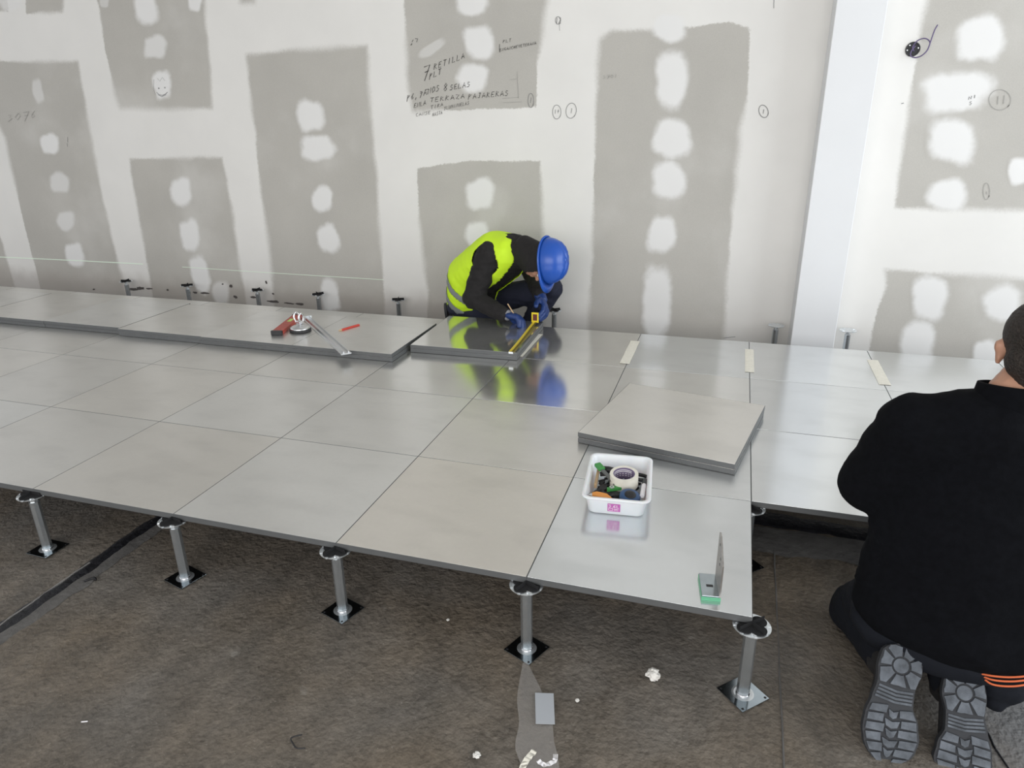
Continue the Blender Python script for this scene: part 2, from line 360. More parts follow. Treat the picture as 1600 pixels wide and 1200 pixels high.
# joint in the slab
def strip(name, m, ctr, wfun, z=FZ, h=.004, parent=FLOOR, seed=1, along='y', sub=8):
    """irregular low ridge following a poly-line in plan"""
    bm = B(); rows = []; n = len(ctr)
    for i, (x, y) in enumerate(ctr):
        w_ = wfun(i/(n-1)); a = noise.noise((i*.35, seed, 0)); b = noise.noise((i*.35, seed+9, 0)); row = []
        for k in range(5):
            s = (k/4-.5)*w_*(1+.5*(a if k < 2 else b)); hh = h*(1-(abs(k-2)/2)**2)*(1+.6*noise.noise((i*.5, k, seed)))
            row.append(bm.verts.new((x+s, y, z+hh-.0005) if along == 'y' else (x, y+s, z+hh-.0005)))
        rows.append(row)
    for A, C in zip(rows, rows[1:]):
        for k in range(4): bm.faces.new((A[k], A[k+1], C[k+1], C[k]))
    return obj(name, bm, m, parent, smooth=True)
yy = [-1.2+i*.03 for i in range(140)]
strip('mortar_smear', M_GROUT, [(-2.145+.012*noise.noise((y*3, 0, 5)), y) for y in yy], lambda t: .085, h=.003, seed=3)
strip('joint_sealant', M_TAR, [(-2.172+.012*noise.noise((y*4, 0, 1)), y) for y in yy], lambda t: .062, h=.008, seed=5)
strip('joint_film', M_FILM, [(-2.185+.006*noise.noise((y*4, 3, 1)), y) for y in yy[20:40]], lambda t: .012, h=.010, seed=8)
xx = [.0+i*.03 for i in range(70)]
strip('bitumen_band', M_TAR, [(x, .94-.06*(x)+.014*noise.noise((x*5, 0, 7))) for x in xx], lambda t: .10, h=.006, seed=15, along='x')
strip('mortar_smear', M_GROUT, [(x, .80-.04*x+.02*noise.noise((x*4, 0, 9))) for x in xx], lambda t: .17, h=.003, seed=21, along='x')
strip('floor_seam', M_GROUT, [(.105-.02*i/40+.002*noise.noise((i*.3, 0, 0)), .84-i*.05) for i in range(40)], lambda t: .005, h=.002, seed=31)
strip('floor_crack', M_TAR, [(.575+.05*(i/14)+.008*noise.noise((i*.6, 0, 2)), .12-i*.03) for i in range(15)], lambda t: .006, h=.002, seed=33)
# ------------------------------------------------------------ raised floor panels
PT = .021
bm = B(); box(bm, (-.2982, -.2982, -PT), (.2982, .2982, 0), .0005); me_pan = bpy.data.meshes.new('steel_panel')
bmesh.ops.recalc_face_normals(bm, faces=bm.faces)
for f in bm.faces: f.material_index = 0 if f.normal.z > .3 else 1
bm.to_mesh(me_pan); bm.free(); me_pan.materials.append(M_STEEL); me_pan.materials.append(M_CORE)
bm = B()
for s in (-1, 1):
    box(bm, (-.2996, s*.2984-.0012, -PT+.0020), (.2996, s*.2984+.0012, -.0004)); box(bm, (s*.2984-.0012, -.2972, -PT+.0020), (s*.2984+.0012, .2972, -.0004))
me_edge = bpy.data.meshes.new('edge_trim'); bm.to_mesh(me_edge); bm.free(); me_edge.materials.append(M_EDGE)
def panel(x, y, z, rz, label, group, tint, gloss=.31):
    o = link('steel_panel', me_pan); o.location = (x, y, z); o.rotation_euler = (0, 0, rz); tag(o, label, 'floor panel', group); o['tint'] = float(tint); o['gloss'] = float(gloss)
    link('edge_trim', me_edge, None, o); return o
ORD = ['first', 'second', 'third', 'fourth', 'fifth', 'sixth', 'seventh', 'eighth', 'ninth', 'tenth', 'eleventh']
rowname = ['front row', 'second row', 'third row', 'rear row']
cnt = [6, 7, 8, 10]; GL = {(1, 3): .11, (0, 3): .13, (1, 2): .13, (2, 2): .17, (2, 3): .13, (0, 2): .16, (0, 0): .18, (0, 1): .31, (1, 1): .32, (1, 0): .34}; TI = {(1, 0): .9, (0, 0): -.9, (0, 1): -.5, (1, 1): .5, (2, 0): -.1, (3, 0): .5, (0, 3): -.8, (0, 2): 0}
rt = random.Random(3)
for r in range(4):
    for c in range(cnt[r]):
        panel(-.3-.6*c, .3+.6*r, 0, 0, 'laid steel panel in the %s, %s counting left from the white tub column' % (rowname[r], ORD[c]),
              'laid floor panels left of the notch', TI.get((c, r), rt.uniform(-.2, .4)), GL.get((c, r), .305))
for r in range(1, 4):
    for c in range(3):
        if c == 2 and r == 1: continue
        panel(.3+.6*c, .3+.6*r, 0, 0, 'bright laid steel panel, %s, %s counting right from the notch' % (rowname[r], ORD[c]), 'laid floor panels right of the notch', -.7, .17)
for c in range(7):
    for k in range(2):
        dx = [0, 0, .002, -.003, .004, 0, 0][c]; dy = [0, .0, .006, .03, .028, .018, .012][c]; dx -= .001*c
        panel(-2.081-.598*c+dx-(.002 if k else 0), 1.862+dy*(.9 if k else 1), PT*(k+1)+.0005*(k+1), 0,
              '%s steel panel of the %s loose pair left of the yellow-vested worker' % ('upper' if k else 'lower', ORD[c]), 'loose panels stacked in pairs along the wall', rt.uniform(-.2, .3))
for k in range(2):
    R_ = D(1.6); c0 = Vector((-1.757, 1.738, 0))+Matrix.Rotation(R_, 3, 'Z')@Vector((.299, .299, 0))
    panel(c0.x, c0.y, PT*(k+1)+.0005*(k+1), R_, '%s of two stacked steel panels under the yellow tape measure' % ('upper' if k else 'lower'), None, -.1, .10)
for k in range(2):
    R_ = D(-11.0 + (0 if k else .4)); c0 = Vector((-.643, .885, 0))+Matrix.Rotation(D(-11), 3, 'Z')@Vector((.297, .297, 0))
    panel(c0.x, c0.y-.002*(1-k), PT*(k+1)+.0005*(k+1), R_, '%s of two loose steel panels lying askew behind the tool tub' % ('upper' if k else 'lower'), None, .5)
# ------------------------------------------------------------ pedestals
def pedestal_proto():
    root = empty('support_pedestal')
    H = -PT-FZ      # from slab to underside of panel
    bm = B(); s = .048; box(bm, (-s, -s, .0005), (s, s, .003), .0006); plate = obj('base_plate', bm, M_ZINCD, root)
    bm = B(); lathe(bm, [(.029, .0028), (.029, .0032), (.024, .0036), (.020, .0034)], 32); obj('pressed_ring', bm, M_ZINC, plate)
    for sx in (-1, 1):
        for sy in (-1, 1):
            bm = B(); lathe(bm, [(.0035, .0028), (.0035, .0036)], 10, Matrix.Translation((sx*.040, sy*.040, 0))); obj('bolt_hole', bm, M_BLACKP, plate)
    bm = B(); cyl(bm, (0, 0, .003), (0, 0, .007), .0182, .0175, seg=24); obj('weld_ring', bm, M_CHROME, root, True)
    bm = B(); cyl(bm, (0, 0, .005), (0, 0, H-.030), .0170, seg=8); obj('post', bm, M_POST, root)
    bm = B(); cyl(bm, (0, 0, H-.030), (0, 0, H-.006), .008, seg=12); cyl(bm, (0, 0, H-.030), (0, 0, H-.022), .0135, seg=6); obj('threaded_rod', bm, M_ZINC, root)
    bm = B(); lathe(bm, [(.020, H-.0075), (.046, H-.0065), (.048, H-.0050), (.048, H-.0035), (.020, H-.0040)], 40)
    for a in range(8):
        A = a*PI/4+.2; box(bm, (-.004, .030, H-.0075), (.004, .0475, H-.002), .0008, Matrix.Rotation(A, 4, 'Z'))
    obj('head_plate', bm, M_ZINC, root)
    bm = B(); pts = []
    for i in range(64):
        a = 2*PI*i/64; c = abs(math.cos(2*a)); pts.append(((.024+.020*c**.6)*math.cos(a), (.024+.020*c**.6)*math.sin(a)))
    prism(bm, pts, H-.0045, H-.0003)
    for a in range(2): box(bm, (-.042, -.0012, H-.002), (.042, .0012, H+.010), 0, Matrix.Rotation(a*PI/2, 4, 'Z'))
    obj('gasket', bm, M_GASK, root)
    for a in range(4):
        A = a*PI/2+PI/4; bm = B(); cyl(bm, (.037*math.cos(A), .037*math.sin(A), H-.004), (.037*math.cos(A), .037*math.sin(A), H-.0012), .003, seg=6); obj('screw', bm, M_ZINC, root)
    return root
PED = pedestal_proto(); used = []
def ped(x, y, rz, label, group=None, head=0):
    o = PED if not used else copy_tree(PED); used.append(1)
    o.location = (x, y, FZ); o.rotation_euler = (0, 0, rz); tag(o, label, 'pedestal', group)
    if 'group' in o and not group: del o['group']
    return o
FP = [(0, 0, 45, 'zinc pedestal under the free front corner of the raised floor, with a bright square foot'),
      (-.605, .006, -24, 'zinc pedestal at the front edge above the strip of clear film, second from the corner'),
      (-1.213, .012, -18, 'zinc pedestal at the front edge, third from the free corner'),
      (-1.82, .010, -15, 'zinc pedestal at the front edge just right of the black slab joint'),
      (-2.43, .012, -2, 'zinc pedestal at the front edge left of the black slab joint, furthest left')]
for x, y, r, l in FP: ped(x*0.992, .0, D(r), l, 'pedestals along the front edge')
ped(0, .6, D(45), 'zinc pedestal half hidden in the notch beneath the right-hand panels', 'pedestals in the notch')
for c, (px, py, l) in enumerate([(197, 441, 'wall pedestal furthest left, by dark smears'), (292, 445, 'wall pedestal second from the left, below an oval filler patch'), (402, 455, 'wall pedestal third from the left, among dark smears'),
        (497, 461, 'wall pedestal behind the red box level, fourth from the left'), (622, 467, 'wall pedestal standing just left of the kneeling worker'), (866, 490, 'wall pedestal standing right of the gloved hands'),
        (1213, 507, 'wall pedestal standing in shade left of the white column'), (1326, 513, 'bright wall pedestal standing right of the white column')]):
    p = wp(px, py, 2.87); ped(p.x, 2.87, D([10, 30, 5, 50, 20, 40, 45, 25][c]), 'zinc ' + l, 'pedestals waiting along the wall')
    if c > 5:
        for g_ in [x for x in bpy.data.objects if x.name.startswith('gasket') and x.parent and (x.parent.location-Vector((p.x, 2.87, FZ))).length < 1e-4]: bpy.data.objects.remove(g_)
# ------------------------------------------------------------ writing on the wall
FONT = {'A': [[(0, 0), (.45, 1), (.9, 0)], [(.2, .35), (.75, .4)]], 'B': [[(0, 0), (.1, 1), (.6, .9), (.1, .55), (.7, .3), (0, 0)]], 'C': [[(.8, .85), (.4, 1), (0, .5), (.3, 0), (.8, .1)]],
 'E': [[(.8, 1), (.1, .95), (0, 0), (.8, .05)], [(.05, .5), (.6, .55)]], 'F': [[(0, 0), (.1, 1), (.8, 1)], [(.05, .5), (.6, .55)]], 'G': [[(.8, .9), (.3, 1), (0, .4), (.4, 0), (.8, .4), (.45, .4)]], 'H': [[(0, 0), (.05, 1)], [(.7, 0), (.75, 1)], [(0, .5), (.75, .5)]],
 'I': [[(.4, 0), (.45, 1)]], 'J': [[(.2, 1), (.9, 1)], [(.6, 1), (.55, .1), (.1, .1)]], 'L': [[(.1, 1), (0, 0), (.8, .05)]], 'M': [[(0, 0), (.1, 1), (.45, .4), (.8, 1), (.9, 0)]], 'N': [[(0, 0), (.1, 1), (.7, 0), (.8, 1)]],
 'O': [[(.4, 1), (0, .6), (.2, 0), (.8, .3), (.75, .85), (.4, 1)]], 'P': [[(0, -.1), (.15, 1), (.75, .85), (.15, .45)]], 'R': [[(0, 0), (.15, 1), (.7, .85), (.15, .5), (.8, 0)]], 'S': [[(.8, .9), (.3, 1), (.2, .6), (.8, .4), (.5, 0), (0, .05)]],
 'T': [[(0, 1), (.9, 1)], [(.45, 1), (.4, 0)]], 'U': [[(0, 1), (.1, .1), (.7, .1), (.8, 1)]], 'V': [[(0, 1), (.35, 0), (.8, 1)]], 'Y': [[(0, 1), (.4, .5)], [(.8, 1), (.2, -.1)]], 'Z': [[(0, 1), (.8, .95), (.1, .05), (.9, 0)]],
 '6': [[(.6, 1), (.1, .4), (.3, 0), (.7, .25), (.2, .45)]], '7': [[(0, .95), (.9, 1), (.3, -.3)], [(.2, .45), (.8, .5)]], '8': [[(.4, .5), (.1, .8), (.5, 1.1), (.7, .8), (.1, .2), (.4, -.1), (.7, .2), (.4, .5)]], '9': [[(.7, .8), (.2, .9), (.2, .55), (.7, .7), (.3, -.2)]],
 '1': [[(.4, 0), (.45, 1)]], '2': [[(.1, .8), (.5, 1), (.6, .6), (0, 0), (.8, 0)]], '3': [[(.1, .9), (.6, .9), (.3, .55), (.7, .3), (.1, 0)]], '0': [[(.4, 1), (0, .5), (.4, 0), (.8, .5), (.4, 1)]], '4': [[(.5, 1), (0, .35), (.8, .35)], [(.6, .7), (.6, 0)]], '~': [[(0, 1.3), (.3, 1.45), (.6, 1.25), (.9, 1.4)]], ',': [[(.3, .1), (.1, -.3)]], '+': [[(0, .5), (.8, .5)], [(.4, .9), (.4, .1)]]}
def PW(px, py): p = wp(px, py, WY); return Vector((p.x, WY-.0026, p.z))
def script(bm, text, a, b, h, wd, jit=.04, seed=0):
    rng = random.Random(seed+len(text)); a, b = Vector(a), Vector(b); d = b-a; n = len(text); adv = d/n; cwid = .78
    i = 0
    for ch in text:
        if ch in FONT:
            for st in FONT[ch]:
                pts = []
                for (x, y) in st:
                    x += rng.uniform(-jit, jit); y += rng.uniform(-jit, jit)
                    q = a+adv*(i+x*cwid); pts.append(PW(q.x+y*h*.10, q.y-y*h))
                ribbon(bm, pts, wd, (0, -1, 0))
        i += 1
def circ(bm, px, py, rx, ry, wd, rot=0.0, n=22, over=2):
    pts = []
    for i in range(n+over):
        a = 2*PI*i/n+.5; u, v = rx*math.cos(a)*(1+.01*i/n), ry*math.sin(a); pts.append(PW(px+u*math.cos(rot)-v*math.sin(rot), py+u*math.sin(rot)+v*math.cos(rot)))
    ribbon(bm, pts, wd, (0, -1, 0))
T = .0036
bm = B()
script(bm, '7', (661, 122), (674, 118), 18, T+.001, 0, 1); script(bm, 'RETILLA', (678, 109), (728, 90), 9, T, seed=2); script(bm, 'PLT', (671, 124), (691, 115), 9, T, seed=3)
script(bm, 'P6,9AÑOS'.replace('Ñ', 'N'), (636, 158), (688, 141), 9, T, seed=4); ribbon(bm, [PW(664, 141), PW(668, 139.5), PW(671, 140)], T*.8, (0, -1, 0))
script(bm, '8', (693, 142), (702, 140), 10, T, seed=5); script(bm, 'SELAS', (703, 141), (736, 135), 8, T, seed=6)
script(bm, 'ENLA', (647, 169), (667, 163), 7, T*.9, seed=7); script(bm, 'TERRAZA', (672, 160), (728, 153), 7, T*.9, seed=8); script(bm, 'PAJARERAS', (732, 155), (796, 149), 8, T*.9, seed=9)
script(bm, 'TIRA', (673, 171), (694, 165), 5.5, T*.68, seed=10); script(bm, 'YLUMINUELAS', (694, 172), (734, 163), 5.5, T*.62, seed=11)
script(bm, 'CANSE', (650, 182), (674, 178), 5, T*.62, seed=12); script(bm, 'HASTA', (676, 182), (692, 178), 5.5, T*.62, seed=13)
obj('handwritten_note', bm, M_INK, wl)
bm = B(); script(bm, 'PLT', (786, 67), (800, 65), 4.5, T*.62, seed=14); script(bm, 'ENGANCHEVETERANA', (781, 80.5), (839, 69), 4.5, T*.68, seed=15)
ribbon(bm, [PW(781, 69), PW(780.5, 75), PW(781, 82)], T*.8, (0, -1, 0)); ribbon(bm, [PW(642, 71), PW(644, 68), PW(643, 70)], T, (0, -1, 0)); ribbon(bm, [PW(644, 65.5), PW(646, 62)], T*.8, (0, -1, 0)); ribbon(bm, [PW(649, 60.5), PW(653, 60.5), PW(651, 66)], T, (0, -1, 0))
obj('handwritten_note', bm, M_INK, wl)
def mark(parent, m, items):
    bm = B()
    for it in items:
        if it[0] == 'c': circ(bm, *it[1:])
        elif it[0] == 't': script(bm, *it[1:])
        else: ribbon(bm, [PW(*q) for q in it[1]], it[2], (0, -1, 0))
    obj('pencil_mark', bm, m, parent)
mark(wl, M_PCL, [('c', 870, 175, 6.5, 11, .003), ('t', '1+', (866, 178), (875, 177), 7, .003)])
mark(wl, M_PCL, [('c', 892.5, 173, 8, 12, .003, .15), ('t', '1', (890, 177), (898, 177), 8, .003)])
mark(wl, M_PCL, [('c', 1193, 174, 7, 10, .0035, -.3), ('t', '1', (1190, 178), (1198, 177), 7, .0035)])
mark(wl, M_PCL, [('c', 829.5, 157, 4.5, 11, .003), ('t', '1', (827, 161), (833, 161), 9, .003)])
mark(wl, M_PCL, [('c', 872, 32, 4, 6, .003), ('t', '12', (868, 37), (878, 36), 9, .0035), ('l', [(874, 37), (874.5, 48)], .002)])
mark(wl, M_PCL, [('l', [(1210, -8), (1209, 5), (1209, 13)], .003)])
mark(wl, M_FAINT, [('l', [(808, 112), (809, 132), (810, 153)], .0025), ('l', [(785, 154), (811, 152)], .0025), ('l', [(786, 160.5), (816, 159)], .002), ('l', [(796, 125), (808, 123)], .002)])
mark(wl, M_FAINT, [('t', '3076', (12, 190), (60, 183), 11, .004)])
mark(wl, M_FAINT, [('t', '3701', (942, 123), (966, 121), 5, .003)])
mark(wl, M_PCL, [('l', [(245, 144), (249, 148), (254, 149), (259, 147), (262, 144)], .004), ('l', [(247, 148), (253, 151), (260, 148)], .003), ('c', 248.5, 138, .8, .8, .004), ('c', 258, 137, .8, .8, .003), ('l', [(241, 124), (240, 138), (243, 148)], .002), ('l', [(246, 122), (250, 127), (254, 121), (258, 126)], .002)])
mark(wl, M_PCL, [('l', [(106, 214), (106, 222)], .003), ('l', [(105, 224), (106, 229)], .003)])
mark(wl, M_PCL, [('l', [(1130, 528), (1149, 526)], .003)])
mark(wr, M_PCL, [('t', 'NI', (1513, 156), (1527, 152), 5, .004), ('t', 'S', (1514, 164), (1520, 163), 5, .003), ('l', [(1408, 162), (1412, 161)], .004)])
mark(wr, M_FAINT, [('c', 1562, 156, 17, 16, .003), ('t', '11', (1555, 164), (1574, 162), 14, .004)])
mark(wr, M_FAINT, [('c', 1541, 299, 5, 13, .003), ('l', [(1541, 299), (1542, 304)], .003)])
# bitumen smears
def blotch(px, py, rx, ry, rot, k, parent=wl):
    bm = B(); N = 16; rng = random.Random(k); c = wp(px, py, WY); vs = []
    for i in range(N):
        a = 2*PI*i/N; m = rng.uniform(.7, 1.2); u, v = rx*math.cos(a)*m, ry*math.sin(a)*m
        q = wp(px+u*math.cos(rot)-v*math.sin(rot), py+u*math.sin(rot)+v*math.cos(rot), WY); vs.append(bm.verts.new((q.x, WY-.0012, q.z)))
    cv = bm.verts.new((c.x, WY-.002, c.z))
    for i in range(N): bm.faces.new((cv, vs[i], vs[(i+1) % N]))
    obj('dark_smear', bm, M_STAIN, parent)
for k, a in enumerate([(209, 452, 7, 2.2, .05), (219, 450.5, 7, 2.6, -.05), (233, 451, 5, 1.4, .05), (262, 453, 2, 1.6, 0), (147, 452, 2, 1.5, 0), (305, 457, 3.5, 1.5, .1), (320, 458, 7, 1.7, .05), (348, 444, 2, 1.4, 0), (361, 447, 3, 2.8, .3), (368, 464, 4, 2.2, .6), (397, 464.5, 7, 1.6, .1), (427, 471, 10, 2, .06), (452, 474, 8, 1.4, .12), (468, 475, 7, 2, .08), (416, 441, 1.5, 3, -.3), (427, 459, 2, 1.4, .4)]):
    blotch(*a, k)
bm = B(); ribbon(bm, [PW(-60, 398), PW(0, 401.5), PW(120, 407), PW(224, 412.5)], .006, (0, -1, 0)); obj('laser_line', bm, M_LASER, wl)  # laser light falling on the wall, painted as thin glowing ribbons
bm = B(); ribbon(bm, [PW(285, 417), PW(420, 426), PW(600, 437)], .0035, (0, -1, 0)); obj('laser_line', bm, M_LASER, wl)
for o in [x for x in bpy.data.objects if x.name.startswith('laser_line')]: pass
# ------------------------------------------------------------ socket box with a loop of cable
c = PW(1426, 77)
jb = empty('junction_box', (c.x, WY, c.z), 0, 'round black wall box with purple cable loop hanging out, right of the column', 'junction box')
MX = Matrix.Rotation(PI/2, 4, 'X')
bm = B(); lathe(bm, [(.036, .0), (.036, .004), (.031, .0045), (.030, .0015), (.0, .0012)][:4], 32, MX); obj('rim', bm, M_BLACKP, jb)
bm = B(); lathe(bm, [(.0305, .0005), (.0305, .0022)], 32, MX); obj('box_inside', bm, M_DARKP, jb)
for a in (0.2, 2.3, 3.3): bm = B(); cyl(bm, (.026*math.cos(a), -.002, .026*math.sin(a)), (.026*math.cos(a), -.006, .026*math.sin(a)), .003, seg=8); obj('screw', bm, M_ZINC, jb)
bm = B(); pp = [(1430, 72), (1424, 80), (1423, 87), (1430, 90), (1440, 87), (1449, 78), (1454, 65), (1460, 48), (1465, 39)]
def smooth_pts(P, n=6):
    out = []; P = [Vector(p) for p in P]
    for i in range(len(P)-1):
        p0, p1, p2, p3 = P[max(i-1, 0)], P[i], P[i+1], P[min(i+2, len(P)-1)]
        for k in range(n):
            t = k/n; out.append(.5*((2*p1)+(p2-p0)*t+(2*p0-5*p1+4*p2-p3)*t*t+(3*p1-p0-3*p2+p3)*t**3))
    out.append(P[-1]); return out
def cab(pp, ys):
    q = []
    for (a, b), y in zip(pp, ys): v = wp(a, b, WY-y); q.append((v.x-c.x, -y, v.z-c.z))
    return smooth_pts(q)
tube(bm, cab(pp, [.004, .02, .035, .045, .05, .05, .045, .035, .02]), .0032)
tube(bm, cab([(1428, 80), (1426, 74), (1433, 64), (1443, 60), (1450, 62), (1453, 68), (1448, 80), (1438, 88), (1428, 90)], [.004, .02, .03, .035, .04, .045, .052, .05, .03]), .0030); obj('cable', bm, M_PURPLE, jb, True)
# ------------------------------------------------------------ tape strips on the joints
def tape(label, pts, wd, z=.0012, n=2):
    bm = B(); (x0, y0), (x1, y1) = pts; N = 8; rows = []
    for i in range(N+1):
        t = i/N; x, y = x0+(x1-x0)*t, y0+(y1-y0)*t
        rows.append([bm.verts.new((x+s*wd/2*(1+.05*noise.noise((i, s*3, x)))+(0), y, z+(.0015*abs(noise.noise((i*.9, s, x*3))) if abs(s) < .6 else 0))) for s in (-1, -.5, 0, .5, 1)])
    for A, C in zip(rows, rows[1:]):
        for k in range(4): bm.faces.new((A[k], A[k+1], C[k+1], C[k]))
    o = obj('tape_strip', bm, M_MASK); tag(o, label, 'tape', 'masking tape strips across the panel joints'); return o
tape('masking tape strip on the joint beside the yellow tape measure', [(-1.168, 1.82), (-1.168, 2.24)], .040)
tape('crinkled masking tape strip on the joint right of the worker', [(-.612, 1.85), (-.612, 2.25)], .050)
tape('short masking tape strip on the joint before the shaded wall pedestal', [(.0, 1.885), (.0, 2.26)], .044)
tape('split masking tape strip nearest the kneeling man in black', [(.603, 1.87), (.603, 2.24)], .052)
# ------------------------------------------------------------ tools on the left
Z2 = .0435
def plank_dir(a, b): d = (Vector(b)-Vector(a)); return d.length, math.atan2(d.y, d.x)
lv0 = Vector((-2.570, 1.70, Z2)); lv1 = Vector((-2.655, 2.04, Z2)); L_, A_ = plank_dir(lv0, lv1)
lvl = empty('spirit_level', lv0, A_, 'worn red box spirit level with black end caps beside the suction lifter', 'spirit level')
bm = B(); box(bm, (.006, -.030, 0), (L_, .030, .024), .002); obj('body', bm, M_RED, lvl)
for x in (0, L_): bm = B(); box(bm, (x-.006, -.033, 0), (x+.010, .033, .027), .003); obj('end_cap', bm, M_BLACKP, lvl)
bm = B(); box(bm, (.2, -.012, .0235), (.26, .012, .0248), .001); obj('vial', bm, mat('green_vial', (.5, .7, .15), .2), lvl)
sc = gp(469, 512, Z2+.02); sl = empty('suction_lifter', (sc.x, sc.y, Z2), D(70), 'chrome suction cup lifter with two looped levers beside the red level', 'suction lifter')
bm = B(); lathe(bm, [(.058, 0), (.062, .004), (.060, .014), (.052, .016)], 36); obj('rubber_cup', bm, M_DARKP, sl, True)
bm = B(); lathe(bm, [(.058, .014), (.056, .024), (.040, .032), (.018, .036), (.016, .050)], 36); obj('metal_dome', bm, M_ALU, sl, True)
bm = B(); box(bm, (-.014, -.022, .045), (.014, .022, .062), .003); obj('lever_mount', bm, M_CHROME, sl)
for s in (-1, 1):
    bm = B(); tube(bm, smooth_pts([(-.012, s*.017, .055), (-.018, s*.022, .085), (-.006, s*.023, .108), (.012, s*.022, .100), (.016, s*.018, .075), (.012, s*.016, .055)]), .0055); obj('lever', bm, M_CHROME, sl, True)
a0 = gp(479, 491, Z2+.03); a1 = gp(541, 552, Z2+.006)
a0 = Vector((a0.x, a0.y, Z2)); a1 = Vector((a1.x, a1.y, Z2)); L_, A_ = plank_dir(a0, a1)
ap = empty('aluminium_profile', a0, A_, 'bare aluminium channel profile lying diagonally and jutting over the panel edge', 'metal profile')
bm = B(); prism(bm, [(-.028, 0), (.028, 0), (.028, .005), (.019, .005), (.015, .017), (.011, .017), (.009, .006), (-.009, .006), (-.011, .017), (-.015, .017), (-.019, .005), (-.028, .005)], 0, L_, axes((0, 0, 0), (0, 1, 0), (0, 0, 1), (1, 0, 0))); obj('channel', bm, M_ALU, ap)
bm = B(); box(bm, (-.004, -.029, 0), (0, .029, .018), .001); obj('end_plate', bm, M_ZINC, ap)
p0 = gp(530, 516, Z2+.005); p1 = gp(561, 507, Z2+.005); L_, A_ = plank_dir(p0, p1)
pc = empty('carpenter_pencil', (p0.x, p0.y, Z2), A_, 'flat red carpenter pencil lying right of the aluminium profile', 'pencil')
bm = B(); box(bm, (.015, -.008, 0), (L_, .008, .008), .002); obj('barrel', bm, M_PENC, pc)
bm = B(); cyl(bm, (-.006, 0, .004), (.016, 0, .004), .0015, .0065, 8); obj('sharpened_tip', bm, M_WOOD, pc)
# tape measure held on the stack
tmr = empty('tape_measure', (-1.207, 2.285, .052), 0, 'yellow and black tape measure with its blade pulled out along the panel edge', 'tape measure')
bm = B(); box(bm, (-.020, 0, .002), (.020, .058, .066), .008); obj('case', bm, M_BLACKP, tmr)
bm = B()
for lo, hi in (((-.021, -.004, .004), (-.013, .004, .064)), ((.013, -.004, .004), (.021, .004, .064)), ((-.013, -.004, .054), (.013, .004, .064)), ((-.013, -.004, .004), (.013, .004, .016))): box(bm, lo, hi, .001)
obj('front_frame', bm, M_YEL, tmr)
bm = B(); box(bm, (-.013, -.001, .016), (.013, .004, .054)); obj('front_inset', bm, mat('dark_red_inset', (.12, .02, .02), .5), tmr)
bm = B(); q0 = Vector((0, 0, .004)); q1 = Vector((-1.189, 1.748, Z2+.001))-Vector((-1.207, 2.285, .052)); N = 10; rows = []
for i in range(N+1):
    p = q0.lerp(q1, i/N); p.z = q0.z+(q1.z-q0.z)*min(1, (i/N)*1.5)
    rows.append([bm.verts.new(p+Vector((s*.0135, 0, .0035*s*s))) for s in (-1, -.5, 0, .5, 1)])
for A, C in zip(rows, rows[1:]):
    for k in range(4): bm.faces.new((A[k], A[k+1], C[k+1], C[k]))
bl = obj('blade', bm, mat('yellow_blade_paint', (.62, .48, .04), .4), tmr, True)
bm = B()
for i in range(1, 52):
    p = q0.lerp(q1, i/52); p.z = q0.z+(q1.z-q0.z)*min(1, (i/52)*1.5); box(bm, p+Vector((.002, -.0006, .0022)), p+Vector((.0135, .0006, .0042)))
obj('scale_marks', bm, M_BLACKP, bl)
bm = B(); box(bm, q1+Vector((-.012, -.003, -.006)), q1+Vector((.012, .001, .004))); obj('end_hook', bm, M_ZINC, tmr)
# ------------------------------------------------------------ angle bracket on green pads
br = empty('angle_bracket', (-.130, .034, 0), D(8), 'steel angle bracket standing on two green pads near the free front corner', 'bracket')
for k in range(2):
    bm = B(); box(bm, (0, 0, .0055*k), (.050, .100, .0055*k+.005), .0008); obj('green_pad', bm, M_GGLASS, br)
bm = B(); box(bm, (.001, .001, .011), (.049, .099, .015), .0008); bp_ = obj('foot_plate', bm, M_ZINCD, br)
bm = B(); box(bm, (.016, .040, .0148), (.034, .050, .0156), .0003); obj('slot', bm, M_BLACKP, bp_)
bm = B(); prism(bm, [(.001, .011), (.099, .011), (.099, .150), (.075, .152), (.001, .108)], .045, .049, axes((0, 0, 0), (0, 1, 0), (0, 0, 1), (1, 0, 0))); up_ = obj('upright_plate', bm, mat('grey_worn_steel', (.40, .38, .36), .35, .8, var=.15, vscale=50), br)
for (y, z) in ((.045, .085), (.040, .105), (.07, .13)):
    bm = B(); cyl(bm, (.0445, y, z), (.0455, y, z), .004, seg=12); obj('hole', bm, M_BLACKP, up_)
# ------------------------------------------------------------ tub of tools
TR = D(5.5)
tub = empty('plastic_tub', (-.429, .52, 0), TR, 'white plastic 3.6 litre tub full of small tools', 'tub')
def rrect(hx, hy, r, n=5):
    pts = []
    for cx, cy, a0 in ((hx-r, hy-r, 0), (-hx+r, hy-r, PI/2), (-hx+r, -hy+r, PI), (hx-r, -hy+r, 1.5*PI)):
        for k in range(n+1): a = a0+PI/2*k/n; pts.append((cx+r*math.cos(a), cy+r*math.sin(a)))
    return pts
def loft(bm, secs, cap0=True, cap1=True):
    rings = [[bm.verts.new((x, y, z)) for x, y in rrect(hx, hy, r)] for hx, hy, r, z in secs]; n = len(rings[0])
    for A, C in zip(rings, rings[1:]):
        for k in range(n): bm.faces.new((A[k], A[(k+1) % n], C[(k+1) % n], C[k]))
    if cap0: bm.faces.new(rings[0][::-1])
    if cap1: bm.faces.new(rings[-1])
HT = .072
